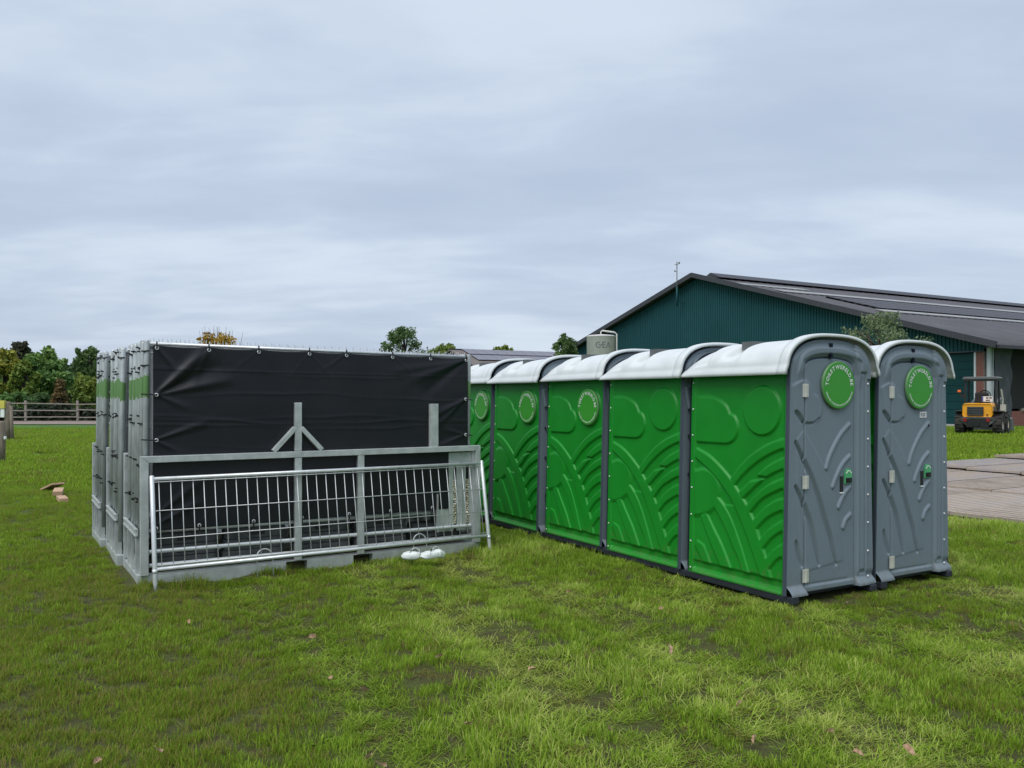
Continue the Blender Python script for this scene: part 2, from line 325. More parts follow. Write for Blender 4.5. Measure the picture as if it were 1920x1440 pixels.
def sdist(poly, X, Z):      # signed distance, positive inside
    P = np.array(poly, float); Q = np.roll(P, -1, 0); d = np.full(X.shape, 1e9); ins = np.zeros(X.shape, bool)
    for (ax, az), (bx, bz) in zip(P, Q):
        ex, ez = bx - ax, bz - az; t = np.clip(((X - ax) * ex + (Z - az) * ez) / (ex * ex + ez * ez + 1e-12), 0, 1)
        d = np.minimum(d, np.hypot(X - ax - t * ex, Z - az - t * ez))
        c = ((az > Z) != (bz > Z)) & (X < (bx - ax) * (Z - az) / (bz - az + 1e-12) + ax); ins ^= c
    return np.where(ins, d, -d)
def pldist(pl, X, Z):       # distance to a polyline and the fraction along it
    d = np.full(X.shape, 1e9); fr = np.zeros(X.shape); n = len(pl) - 1
    for i in range(n):
        (ax, az), (bx, bz) = pl[i], pl[i + 1]; ex, ez = bx - ax, bz - az
        t = np.clip(((X - ax) * ex + (Z - az) * ez) / (ex * ex + ez * ez + 1e-12), 0, 1)
        e = np.hypot(X - ax - t * ex, Z - az - t * ez); k = e < d; d = np.where(k, e, d); fr = np.where(k, (i + t) / n, fr)
    return d, fr
def curve(pl, n=6):         # smooth polyline (Catmull-Rom)
    P = [np.array(p, float) for p in pl]; o = []
    for i in range(len(P) - 1):
        a, b, c, d = P[max(i - 1, 0)], P[i], P[i + 1], P[min(i + 2, len(P) - 1)]
        for k in range(n):
            t = k / n; o.append(tuple(.5 * ((2 * b) + (c - a) * t + (2 * a - 5 * b + 4 * c - d) * t * t + (3 * b - a - 3 * c + d) * t ** 3)))
    return o + [tuple(P[-1])]

# ------------------------------------------------------------------ layout (metres; camera at 0,0 looking +Y)
P0 = np.array([2.250, 6.896]); V = np.array([-.4955, .8686]); U = np.array([.8686, .4955]); YAW = math.atan2(U[1], U[0])
def at(s, t, o=P0): p = o + s * U + t * V; return (float(p[0]), float(p[1]))
def px(x, y, D): return ((x - 960) / FPX * D, D, CAM_H + (HORIZON - y) / FPX * D)
R0 = np.array([-3.408, 7.573]); UR = np.array([.856, .517]); VR = np.array([-.517, .856]); RYAW = math.atan2(UR[1], UR[0])
def atr(s, t): p = R0 + s * UR + t * VR; return (float(p[0]), float(p[1]))
def ground_z(x, y):
    x = np.asarray(x, float); y = np.asarray(y, float)
    r = .30 * sstep(np.hypot(x, y), 15, 29)
    und = .022 * np.sin(x * 1.3 + .6 * y) * np.sin(y * .9 - .5) + .014 * np.sin(2.9 * x - 1.7 * y) + .009 * np.sin(5.3 * x + 4.1 * y)
    s = (x - P0[0]) * U[0] + (y - P0[1]) * U[1]
    for c, w, d in ((-3.8, .17, .028), (-2.65, .18, .03), (-1.6, .2, .024), (.6, .2, .015)):
        und = und - d * np.exp(-((s - c) / w) ** 2) + .5 * d * np.exp(-((s - c - 2.2 * w) / (.6 * w)) ** 2)
    return r + und * (1 - sstep(np.hypot(x, y), 20, 40)) - .02

# ------------------------------------------------------------------ ground
def build_ground():
    a = np.concatenate([np.arange(-16, 16.01, .08)]); b = np.geomspace(16.3, 1400, 46)
    xs = np.concatenate([-b[::-1], a, b]); ys = np.concatenate([np.linspace(-1400, -10, 12), np.arange(-8, 2, .5), np.arange(2, 20, .08), np.geomspace(20.1, 1400, 60)])
    X, Y = np.meshgrid(xs, ys); Z = ground_z(X, Y)
    me = grid_mesh('ground', np.stack([X, Y, Z], -1), 'ground')
    t = me.attributes.new('turf', 'FLOAT', 'POINT'); t.data.foreach_set('value', sstep(np.hypot(X, Y), 9, 30).reshape(-1).astype(np.float32))
    kind(ob('ground', me), 'structure')
build_ground()

# ------------------------------------------------------------------ portable toilets
ZH = 1.88
def x_left(z): return -.005 + .047 * np.asarray(z) / ZH
def half(z): return .545 - .05 * np.asarray(z) / ZH
XC, AN = .52, 2.7
def arch(xn): return 1.86 + .335 * np.clip(1 - np.abs(xn) ** AN, 0, 1) ** (1 / AN)

def side_relief(T, Z):
    h = np.zeros(T.shape)
    def rise(poly, hh, soft=.013):
        nonlocal h; sd = sdist(poly, T, Z); h = np.maximum(h, .95 * hh * np.clip((sd + soft) / (soft * 1.2), 0, 1))
    rise(curve([(1.075, 1.71), (.95, 1.71), (.85, 1.695), (.776, 1.67), (.70, 1.625), (.659, 1.562)], 4) + curve([(.655, 1.555), (.60, 1.535), (.565, 1.49), (.55, 1.43), (.565, 1.37), (.61, 1.32), (.68, 1.293), (.75, 1.29)], 4) + [(1.075, 1.29)], .020)
    a = np.linspace(0, 2 * math.pi, 40, endpoint=False); rise([(.273 + .207 * math.cos(q), 1.59 + .207 * math.sin(q)) for q in a], .020)
    up = curve([(1.075, 1.222), (.913, 1.165), (.757, 1.072), (.625, .972)]); lo = curve([(1.085, 1.14), (.913, 1.047), (.757, .936), (.607, .789), (.497, .629), (.39, .447), (.303, .279), (.25, .175)])
    rt = curve([(.61, .955), (.515, .852), (.426, .756), (.338, .623), (.269, .478), (.193, .323), (.14, .175)])
    rise(up + rt + lo[::-1], .020)
    for u_, l_ in (([(.616, .982), (.515, 1.09), (.373, 1.204), (.201, 1.297), (.0, 1.365)], [(.588, .918), (.461, 1.041), (.303, 1.157), (.151, 1.236), (.0, 1.292)]),
                   ([(.426, .756), (.303, .873), (.168, .963), (.0, 1.035)], [(.399, .693), (.269, .825), (.135, .902), (.0, .962)]),
                   ([(.355, .627), (.235, .745), (.118, .822), (.0, .868)], [(.321, .561), (.218, .664), (.102, .736), (.0, .778)]),
                   ([(.269, .478), (.168, .582), (.0, .69)], [(.244, .405), (.135, .523), (.0, .61)]),
                   ([(.198, .323), (.118, .412), (.0, .497)], [(.168, .252), (.086, .342), (.0, .398)])):
        rise(curve(u_) + curve(l_)[::-1], .020)
    rise([(.515, .865), (.39, .968), (.252, 1.0), (.338, .934), (.479, .816)], .020)
    rise(curve([(.303, 1.034), (.168, 1.128), (.0, 1.205)]) + curve([(.0, 1.124), (.118, 1.074), (.205, 1.03)]), .020)
    rise(curve([(1.09, 1.0), (.973, 1.03), (.854, .997), (.786, .92), (.776, .839), (.80, .775), (.82, .71), (.93, .64), (1.09, .60)]), .017, .03)
    rise(curve([(.79, .795), (.70, .725), (.607, .615), (.515, .454), (.443, .307), (.385, .175)]) + curve([(.46, .175), (.502, .271), (.58, .381), (.684, .54), (.825, .707)]), .020)
    rise(curve([(.933, .635), (.834, .503), (.719, .356), (.61, .175)]) + curve([(.735, .175), (.837, .324), (.941, .488), (1.0, .60)]), .015)
    rise([(.963, .33), (.87, .175), (.97, .175), (1.075, .315), (1.05, .36)], .012)
    rise([(.70, .73), (.545, .738), (.50, .64), (.38, .43), (.27, .19), (.385, .19), (.515, .46)], .009)
    foot = 1 - sstep(Z, .155, .185)
    h = h * (1 - foot)
    inner = sstep(T, .012, .035) * (1 - sstep(T, 1.085, 1.11))
    h = h * inner - .012 * inner * (1 - foot) - .03 * foot * inner + (.045 * (1 - sstep(Z, .075, .115))) * inner
    return h
def door_relief(S, Z):
    h = np.zeros(S.shape)
    def groove(pl, w, d):
        nonlocal h; q, fr = pldist(curve(pl), S, Z); ww = w * (.25 + .75 * np.sin(math.pi * np.clip(fr, .03, .97)) ** .5)
        h = h - d * (1 - sstep(q, ww * .35, ww))
    groove([(.088, 1.331), (.174, 1.185), (.265, 1.043), (.357, .86), (.431, .677), (.506, .505), (.544, .386), (.582, .273)], .037, .028)
    groove([(.088, .963), (.192, .782), (.265, .626), (.32, .457), (.366, .288)], .037, .028)
    groove([(.094, .508), (.121, .40), (.165, .295)], .03, .022)
    for pl in ([(.746, 1.47), (.639, 1.388), (.544, 1.274), (.487, 1.186), (.453, 1.104)], [(.746, 1.192), (.659, 1.128), (.582, 1.028), (.534, .94)], [(.752, .928), (.678, .867), (.605, .762)], [(.756, .687), (.697, .645), (.666, .582)]):
        q, _ = pldist(curve(pl), S, Z); h = h + .016 * np.sqrt(np.clip(1 - (q / .021) ** 2, 0, 1))
    sd = sdist(curve([(.05, 1.80), (.17, 1.845), (.24, 1.825), (.285, 1.765), (.30, 1.73), (.36, 1.70), (.40, 1.63), (.38, 1.55), (.32, 1.497), (.20, 1.488), (.09, 1.585)], 4), S, Z)
    h = h + .011 * sstep(sd, -.014, .004)
    groove([(.088, 1.588), (.13, 1.545), (.178, 1.495)], .026, .024); groove([(.178, 1.49), (.24, 1.484), (.30, 1.49), (.36, 1.53)], .014, .014)
    sd = sdist([(.183, 1.429), (.302, 1.281), (.45, 1.085), (.60, .75), (.66, .30), (.17, .25), (.10, .9), (.10, 1.35)], S, Z); h = h + .004 * sstep(sd, -.01, .002)
    q, _ = pldist([(.21, .135), (.72, .135)], S, Z); h = h + .010 * (1 - sstep(Z, .12, .135)) - .006 * np.exp(-(q / .01) ** 2)
    return h
def door_top(xn): return 1.895 + .13 * np.clip(1 - np.abs(xn) ** 4, 0, 1) ** .25 + .022 * (1 - xn ** 2)
DL, DR = .186, .815
def toilet_meshes():
    D = {}
    # green side panel (outer face looks to -x)
    T, Z = np.meshgrid(np.linspace(0, 1.152, 170), np.linspace(.062, 1.90, 272))
    h = side_relief(T, Z); D['side'] = grid_mesh('side_panel', np.stack([x_left(Z) - h, T, Z], -1), 'green', flip=False)
    # front frame: arched grid with a recess for the door
    xn, vv = np.meshgrid(np.linspace(-1, 1, 150), np.linspace(0, 1, 260))
    xe = np.sign(xn) * (1 - (1 - np.abs(xn)) ** 1.6)     # finer towards the edges
    top = arch(xe); Z = .065 + vv * (top - .065); X = XC + xe * half(np.minimum(Z, ZH))
    h = door_relief(X, Z)
    dp = [(DL, .05)] + [(DL + (DR - DL) * (q + 1) / 2, float(door_top(np.array(q)))) for q in np.linspace(-1, 1, 24)] + [(DR, .05)]
    sd = sdist(dp, X, Z); h = h * (X < DL) + 0
    h = h + .020 * sstep(-sd, .02, .05) * (X > DR) * sstep(Z, .12, .2) * 1
    rec = sstep(sd, -.008, .006); ring = sstep(-sd, .018, .03) * (1 - sstep(-sd, .075, .10)) * sstep(Z, 1.75, 1.95); h = h + .016 * ring
    edge = np.minimum(1 - np.abs(xe), 1) * .5 + 0; arc_d = np.minimum((top - Z) * 1.1, edge); h = h + .012 * sstep(arc_d, .035, .05) * (1 - sstep(arc_d, .12, .15)) * sstep(Z, 1.85, 2.0)
    col = sdist([(.872, .16), (.872, 1.92), (.952, 1.92), (.952, .16)], X, Z); h = h - .018 * sstep(col, -.008, .006) + .014 * sstep(sdist([(.89, .2), (.89, 1.9), (.934, 1.9), (.934, .2)], X, Z), -.01, .004)
    fl = sstep(X, .962, .972); h = h - .014 * fl * (Z < 1.86)
    fb = (1 - sstep(Z, .075, .15)) * ((X < .17) | (X > .83)); h = h + .05 * fb * np.ones_like(h)
    h = h * (1 - rec) - .035 * rec
    P = np.stack([X, -.05 - h, Z], -1)
    # skirt going back on both sides and over the top
    me = grid_mesh('front_frame', P, 'grey')
    D['frame'] = me
    # flange: the frame's side wall
    o = [(XC - float(half(z)), z) for z in np.linspace(.065, 1.86, 8)] + [(XC + q * .495, float(arch(np.array(q)))) for q in np.linspace(-1, 1, 40)] + [(XC + float(half(z)), z) for z in np.linspace(1.86, .065, 8)]
    m = MB(); n = len(o)
    prof = [(-.052, .0), (-.045, .006), (-.014, .006), (-.010, -.045), (.03, -.045)]
    pts = []
    for y, off in prof:
        for x, z in o:
            d = Vector((x - XC, max(0, z - 1.86))); d.normalize(); pts.append((x + off * d.x, y, z + off * d.y))
    m.add(pts, [(k * n + i, (k + 1) * n + i, (k + 1) * n + i + 1, k * n + i + 1) for k in range(len(prof) - 1) for i in range(n - 1)])
    D['flange'] = fix_normals(m.mesh('side_flange', 'dark_shade_grey'))
    D['flange'].materials.append(MT['midgrey'])  # lighter outer edge; the groove behind keeps its shade as a darker colour
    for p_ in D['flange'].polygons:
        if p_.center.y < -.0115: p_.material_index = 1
    # back wall
    m = MB(); m.prism([(XC + (x - XC) * .92, 1.152, z - (.04 if z > 1.87 else 0)) for x, z in o], (0, .045, 0)); D['back'] = fix_normals(m.mesh('back_wall', 'dark_shade_grey'))
    # door
    xn, vv = np.meshgrid(np.linspace(-1, 1, 100), np.linspace(0, 1, 240)); e = .006
    X = (DL + DR) / 2 + xn * ((DR - DL) / 2 - e); Z = .072 + vv * (door_top(xn) - e - .072)
    Pd = np.stack([X, -.052 - door_relief(X, Z), Z], -1)
    rim = (np.abs(xn) > .999) | (vv > .9999) | (vv < .0001); Pd[..., 1][rim] = -.02
    D['door'] = grid_mesh('door', Pd, 'grey')
    # roof
    th = np.linspace(0, math.pi, 90); b = np.concatenate([[0, .0, .012, .035, .055, .06], np.linspace(.075, 1, 96)])
    TH, B = np.meshgrid(th, b); q = 2 / AN
    fall = np.clip((B - .70) / .30, 0, 1); hh = np.where(B < .058, .330, .312 - .015 * B) * np.sqrt(np.clip(1 - .90 * fall ** 1.9, .02, 1)); hw = .548 + .012 * (B < .06) - .012 * fall ** 2
    c, s = np.cos(TH), np.sin(TH); Xr = XC - hw * np.sign(c) * np.abs(c) ** q; Zr = hh * np.abs(s) ** q
    rad = np.zeros_like(TH); rad += .014 * (1 - sstep(B, .055, .075))
    sh = sstep(s, .22, .45) * (1 - sstep(s, .93, 1.0))        # shoulder zone
    rad -= .085 * sstep(s, .28, .62) * np.exp(-((B - .50 - .07 * (1 - s)) / (.052 + .035 * (1 - s))) ** 4); rad -= .03 * sstep(s, .3, .5) * (sstep(B, .55, .60) * (1 - sstep(B, .86, .92)) * 0)
    rad -= .020 * sstep(s, .18, .32) * sstep(B, .715, .735); rad -= .018 * sh * sstep(B, .18, .30) * (1 - sstep(B, .40, .44)) * .6
    lip = (1 - sstep(s, .0, .16)); rad += .022 * lip
    nx_, nz_ = -c, np.maximum(s, .0); Xr = Xr + rad * nx_; Zr = Zr + rad * nz_
    Zr = ZH + .012 + Zr - .0 * B; Zr = np.where(lip > .5, Zr, Zr)
    Yr = -.078 + B * 1.313
    Zr[0] = Zr[1]; cx0 = XC; Xr[0] = cx0 + (Xr[1] - cx0) * .968; Zr[0] = ZH + .012 + (Zr[1] - ZH - .012) * .945      # front rim turned in
    D['roof'] = grid_mesh('roof', np.stack([Xr, Yr, Zr], -1), 'white', flip=True)
    return D
TM = toilet_meshes()
def small_meshes():
    D = {}
    m = MB(); m.lathe([(0, -.004), (.007, -.004), (.009, 0)], 8, 'x'); D['screw_x'] = m.mesh('screw', 'screw', True)
    m = MB(); m.lathe([(0, -.004), (.007, -.004), (.009, 0)], 8, 'y'); D['screw_y'] = m.mesh('screw', 'screw', True)
    m = MB(); m.box((-.018, 0, 0), (.033, .006, .11)).box((.018, 0, 0), (.033, .006, .11)).tube([(0, -.004, -.057), (0, -.004, .057)], .007, 8)
    for z in (-.04, 0, .04):
        for x in (-.022, .022): m.box((x, -.0045, z), (.008, .003, .008))
    D['hinge'] = m.mesh('hinge', 'hinge')
    m = MB(); m.prism([(x * .045, 0, z) for x, z in ((-1, -.06), (1, -.06), (1, .02), (.75, .05), (.3, .068), (-.3, .068), (-.75, .05), (-1, .02))], (0, -.014, 0)); D['lock'] = fix_normals(m.mesh('lock', 'indicator'))
    m = MB(); m.box((0, -.010, -.033), (.08, .012, .045)).box((0, -.018, -.03), (.03, .014, .02)); D['latch'] = m.mesh('latch', 'black')
    m = MB()
    for a in np.linspace(R(35), R(145), 5): m.box((.033 * math.cos(a), -.0155, .008 + .042 * math.sin(a)), (.014, .003, .008), Matrix.Rotation(-a + R(90), 3, 'Y'))
    D['marks'] = m.mesh('lock_scale', 'letter')
    m = MB(); m.box((0, 0, 0), (.036, .010, .135)); D['slot'] = m.mesh('handle_slot', 'black')
    m = MB(); m.box((0, -.004, -.074), (.042, .010, .010)); D['slotlip'] = m.mesh('handle_lip', 'letter')
    m = MB(); m.box((0, 0, 0), (.03, .02, .13)).tube([(-.018, -.008, .03), (-.018, -.008, .05)], .008, 8).tube([(-.018, -.008, -.03), (-.018, -.008, -.01)], .008, 8); D['stop'] = m.mesh('door_stop', 'dark_shade_grey')
    m = MB(); m.box((0, 0, 0), (.085, 1.30, .06)); D['skid'] = m.mesh('skid', 'skid')
    m = MB(); m.box((XC, .575, .06), (.98, 1.13, .05)); D['base'] = m.mesh('base', 'skid')
    m = MB(); m.box((0, 0, 0), (.30, .125, .075)); D['vent'] = m.mesh('roof_vent', 'machine_grey')
    m = MB(); n = 48
    m.lathe([(0, -.022), (.196, -.022)], n, 'y'); D['disc'] = fix_normals(m.mesh('round_sign', 'sign'))
    m = MB(); m.lathe([(.196, -.0225), (.203, -.019), (.206, -.01), (.204, .0)], n, 'y'); D['rim'] = m.mesh('sign_rim', 'sign_edge', True)
    return D
SM = small_meshes()
_gl = {}
def glyph(ch):
    if ch not in _gl:
        cu = bpy.data.curves.new('glyph', 'FONT'); cu.body = ch; cu.size = 1; cu.resolution_u = 3; cu.offset = .016
        o = bpy.data.objects.new('glyph', cu); COL.objects.link(o)
        dg = bpy.context.evaluated_depsgraph_get(); me = bpy.data.meshes.new_from_object(o.evaluated_get(dg))
        vs_ = [tuple(v.co[:2]) for v in me.vertices]; fs_ = [tuple(p.vertices) for p in me.polygons]
        bpy.data.objects.remove(o); bpy.data.curves.remove(cu); bpy.data.meshes.remove(me)
        w = max(p[0] for p in vs_) if vs_ else .3; x0 = min(p[0] for p in vs_) if vs_ else 0
        _gl[ch] = (vs_, fs_, x0, w)
    return _gl[ch]
def arc_text(m, txt, size, radius, centre_deg, below=False, track=.06, bold=0.):
    adv = []
    for ch in txt:
        if ch == ' ': adv.append((.32, 0)); continue
        _, _, x0, w = glyph(ch); adv.append((w - x0 + track + .03, x0))
    tot = sum(a for a, _ in adv) * size; x = -tot / 2
    for ch, (a, x0) in zip(txt, adv):
        w = a * size; xm = x + w / 2; ang = xm / radius
        if ch != ' ':
            vs_, fs_, _, _ = glyph(ch)
            if below: al = R(centre_deg) + ang; ux, uz = -math.sin(al), math.cos(al); rx, rz = -math.cos(al), -math.sin(al)
            else: al = R(centre_deg) - ang; ux, uz = math.sin(al), -math.cos(al); rx, rz = math.cos(al), math.sin(al)
            P = []
            for gx, gy in vs_:
                lx = (gx - x0) * size - w / 2 + track * size / 2; ly = gy * size
                if below: P.append((radius * math.cos(al) + lx * ux - ly * math.cos(al), 0, radius * math.sin(al) + lx * uz - ly * math.sin(al)))
                else: P.append(((radius + ly) * math.cos(al) + lx * ux, 0, (radius + ly) * math.sin(al) + lx * uz))
            m.add(P, fs_)
        x += w
def lettering_mesh():
    m = MB(); arc_text(m, 'TOILETWERELD.BE', .050, .140, 90, False, .06); arc_text(m, 'VERHUUR VOOR BOUW EN EVENEMENTEN', .021, .179, 270, True, .08)
    m.v = [(x, -.0245, z) for x, _, z in m.v]
    return m.mesh('lettering', 'letter')
LET = lettering_mesh()
def sign(root, loc, rz):
    s = ob('round_sign', SM['disc'], root, loc, (0, 0, rz)); ob('rim', SM['rim'], s); kind(ob('lettering', LET, s), 'stuff'); return s

def toilet(label, s, t, side_sign=False, front=True, dz=0., yaw=0., extra=None, tilt=(0, 0)):
    x, y = at(s, t); r = thing('portable_toilet', label, 'portable toilet', (x, y, dz), YAW + yaw, 'portable toilets'); r.rotation_euler = (R(tilt[0]), R(tilt[1]), YAW + yaw)
    ob('side_panel', TM['side'], r); ob('side_panel', TM['side'], r, (2 * XC, 1.152, 0), (0, 0, math.pi))
    ob('front_frame', TM['frame'], r); ob('side_flange', TM['flange'], r); ob('back_wall', TM['back'], r)
    ro = ob('roof', TM['roof'], r); md = ro.modifiers.new('thickness', 'SOLIDIFY'); md.thickness = .012; md.offset = -1
    ob('roof_vent', SM['vent'], ro, (XC - .20, .575, 2.168)); ob('roof_vent', SM['vent'], ro, (XC + .20, .575, 2.168))
    ob('base', SM['base'], r)
    for sx in (.03, 1.01): bevel(ob('skid', SM['skid'], r, (sx, .545, .03)), .01)
    for z in (1.841, 1.592, 1.346, 1.099, .853, .599, .349, .10): ob('screw', SM['screw_x'], r, (float(x_left(z)) - .003, 1.128, z))
    for z in (1.70, 1.33, .97, .60, .24): ob('screw', SM['screw_x'], r, (float(x_left(z)) - .012, -.018, z), (0, 0, 0), (.5, .5, .5))
    d = ob('door', TM['door'], r)
    if front:
        for z in (1.822, 1.579, 1.337, 1.092, .847, .602, .352, .13): ob('screw', SM['screw_y'], r, (.989, -.058, z), (0, 0, 0), (1.3, 1.5, 1.3))
        for z in (1.762, .996, .217): ob('hinge', SM['hinge'], d, (.188, -.066, z))
        ob('handle_slot', SM['slot'], d, (.646, -.054, .957)); ob('handle_lip', SM['slotlip'], d, (.646, -.054, .957))
        k = ob('lock', SM['lock'], r, (.724, -.055, 1.02)); ob('latch', SM['latch'], k); ob('lock_scale', SM['marks'], k)
        ob('door_stop', SM['stop'], r, (.50, -.064, 2.10))
        sign(r, (.585, -.060, 1.808), 0)
    if side_sign: sign(r, (float(x_left(1.59)) - .008, .273, 1.59), R(-90))
    if extra: extra(r)
    return r
def sticker(r):
    m = MB(); m.box((0, 0, 0), (.10, .004, .055)); lb = ob('paper_label', m.mesh('paper_label', 'label'), r, (.665, -.055, 1.552))
    m = MB()
    for i, (x, z, w) in enumerate(((-.03, .008, .025), (-.03, -.010, .018), (.012, .008, .045), (.008, -.010, .035))): m.box((x, -.003, z), (w, .002, .010))
    ob('print', m.mesh('print', 'machine_grey'), lb)
    m = MB(); m.lathe([(0, -.02), (.014, -.016), (.018, 0)], 12, 'y'); ob('knob', m.mesh('knob', 'black', True), r, (.735, -.052, 1.452))
PT = 1.296
toilet('nearest green portable toilet, blank moulded circle on its side, grey door at the corner', 0, 0)
toilet('green portable toilet directly behind the nearest one, blank moulded circle on its side', 0, PT, dz=-.004, yaw=R(.3), tilt=(.15, -.2))
toilet('green portable toilet third from the front, nearest with a round sign on its side', .012, 2 * PT, True, dz=.006, yaw=R(-.25), tilt=(-.2, .3))
toilet('green portable toilet fourth from the front, between the third and the partly hidden one', -.01, 3 * PT, True, dz=-.008, yaw=R(.35), tilt=(.25, -.15))
toilet('farthest green portable toilet, half hidden behind the rack with the black tarpaulin', .008, 4 * PT, True, dz=.004, tilt=(-.1, .25))
toilet('right-hand portable toilet with a small white paper label on its grey door', 1.185, .045, False, True, -.01, R(.6), sticker)

# ------------------------------------------------------------------ fence stillages (galvanised transport racks)
RD = 1.13
def rack(label, s0, t0, front):
    x, y = atr(s0, t0); r = thing('fence_stillage', label, 'transport rack', (x, y, 0), RYAW, 'galvanised fence racks')
    L_ = 3.55
    def part(name, m, b=.004, mat='galv', p=r): o = ob(name, fix_normals(m.mesh(name, mat)), p); return bevel(o, b) if b else o
    # base frame: front and back runners broken by fork pockets
    for y_ in (.05, RD - .05):
        for a, b in ((0, 1.36), (1.57, 2.06), (2.27, L_)): part('base_beam', MB().box(((a + b) / 2, y_, .004), (b - a, .10, .124)))
        part('base_plate', MB().box((L_ / 2, y_, .072), (L_, .098, .008)), 0)
    for x_ in (.05, L_ - .05): part('end_beam', MB().box((x_, RD / 2, .004), (.098, RD - .2, .122)))
    for x_ in (.045, L_ - .045):
        for y_ in ((RD - .045,) if x_ < 1 else (.045, RD - .045)): part('corner_post', MB().box((x_, y_, .076 + .53), (.086, .086, 1.06)))
    # low ladder on the ends: two flanges and dividers
    for x_, sg in ((.012, -1), (L_ - .012, 1)):
        part('end_rail', MB().box((x_, RD / 2, .455), (.016, RD - .19, .05)), .003)
        part('end_flange', MB().box((x_ + sg * .010, RD / 2, .484), (.03, RD - .19, .007)), 0)
        part('end_flange', MB().box((x_ + sg * .010, RD / 2, .426), (.03, RD - .19, .007)), 0)
        part('end_sheet', MB().box((x_ - sg * .045, RD / 2, .245), (.004, RD - .19, .335)), 0)
        for k in range(4): part('divider', MB().box((x_ - sg * .008, .13 + k * (RD - .26) / 3, .245), (.05, .022, .335)), .002)
    if not front: return r
    # front gate frame (in front of the panels)
    f = -.03
    part('top_beam', MB().prism([(.02, f, 1.165), (L_ - .0, f, 1.165), (L_ - .06, f, 1.105), (.09, f, 1.105)], (0, .06, 0)))
    part('frame_post', MB().prism([(.02, f, 1.164), (.02, f, .076), (.09, f, .076), (.09, f, 1.104)], (0, .06, 0)))
    part('frame_post', MB().prism([(L_, f, 1.164), (L_, f, .076), (L_ - .06, f, .076), (L_ - .06, f, 1.104)], (0, .06, 0)))
    part('mid_post', MB().box((1.475, f + .028, .590), (.068, .05, 1.026))); part('mid_post', MB().box((2.135, f + .028, .590), (.068, .05, 1.026)))
    part('upright', MB().box((1.475, f + .028, 1.41), (.068, .05, .485))); part('upright', MB().box((2.99, f + .028, 1.385), (.075, .04, .50))); part('upright_flange', MB().box((2.942, f + .034, 1.385), (.018, .05, .498)), .002)
    for sg in (-1, 1): part('brace', MB().beam((1.475 + sg * .03, f + .028, 1.40), (1.475 + sg * .245, f + .028, 1.172), .045, .055, (0, 1, 0)))
    for z, tt in ((.285, .03), (.158, .03)): part('lower_rail', MB().tube([(.10, f + .05, z), (L_ - .1, f + .05, z - .02)], .019, 10), 0, 'galv_bright')
    part('slot_plate', MB().box((3.12, .045, .43), (.16, .01, .42)), .002); part('slot_plate_flange', MB().box((3.035, .03, .43), (.008, .05, .42)), 0)
    for x_ in (3.255, 3.41):
        for dx in (-.048, .048): part('slot_strip', MB().box((x_ + dx, .03, .65), (.058, .008, .86)), .001)
        part('slot_cap', MB().box((x_, .031, 1.02), (.15, .007, .14)), .001)
        part('slot_edge', MB().box((x_ + .078, .022, .66), (.006, .03, .86)), 0)
    return r
rack('nearest galvanised fence rack, behind the low leaning barrier', 0, 0, True)
rack('middle galvanised fence rack of the three, behind the tarpaulin-covered one', -.055, RD + .03, False)
rack('rearmost galvanised fence rack, at the far left end of the stack', -.11, 2 * (RD + .03), False)

ORD = ['first', 'second', 'third', 'fourth', 'fifth', 'sixth', 'seventh', 'eighth', 'ninth', 'tenth', 'eleventh', 'twelfth', 'thirteenth', 'fourteenth', 'fifteenth', 'sixteenth', 'seventeenth', 'eighteenth', 'nineteenth']
def panel_meshes():
    D = {}
    D['post'] = MB().tube([(0, 0, .0), (0, 0, 1.985), (0, 0, 2.0)], [.0255, .0255, .02], 10).mesh('end_post', 'post', True)
    D['rail'] = MB().tube([(.02, 0, 0), (3.35, 0, 0)], .0165, 8).mesh('top_rail', 'galv_bright', True)
    m = MB()
    for k in range(43): m.tube([(.06 + k * .0775, 0, .235), (.06 + k * .0775, 0, 1.985 + .036)], .0034, 4)
    for z in (.5, .85, 1.2, 1.55): m.tube([(.02, .004, z), (3.35, .004, z)], .0022, 4)
    D['wires'] = m.mesh('wire_infill', 'zinc_wire')
    D['tie'] = MB().box((0, 0, 0), (.053, .053, .012)).box((-.032, -.004, .004), (.02, .012, .012)).mesh('cable_tie', 'black')
    return D
PMESH = panel_meshes()
def fence_panels():
    names = ['nearest rack', 'middle rack', 'rearmost rack']
    for k in range(3):
        n = 18 if k == 0 else 19
        for i in range(n):
            s = -.055 * k + .048 + random.uniform(-.012, .014) + (.02 if k == 0 and i == 0 else 0); t = k * (RD + .03) + (.085 + i * .0535 if k == 0 else .035 + i * .0535) + random.uniform(-.003, .003)
            x, y = atr(s, t); z0 = .225 + random.uniform(-.012, .02)
            r = thing('mobile_fence', f'{ORD[i]} zinc fence panel from the front of the {names[k]}', 'fence panel', (x, y, z0), RYAW, 'zinc fence panels packed in the racks'); r.rotation_euler = (0, .012, RYAW)
            ob('end_post', PMESH['post'], r); ob('end_post', PMESH['post'], r, (3.37, 0, 0))
            ob('top_rail', PMESH['rail'], r, (0, 0, 1.97)); ob('bottom_rail', PMESH['rail'], r, (0, 0, .235))
            if i in (0, 1, 4, 17) or i % 3 == 0: kind(ob('wire_infill', PMESH['wires'], r), 'stuff')
            for z in (1.93, 1.74, 1.27, .86, .52):
                if random.random() < .5: ob('cable_tie', PMESH['tie'], r, (random.uniform(-.012, .0), random.uniform(-.01, .01), z + random.uniform(-.035, .035)), (random.uniform(-.15, .15), random.uniform(-.2, .2), random.uniform(-.3, .3)))
fence_panels()

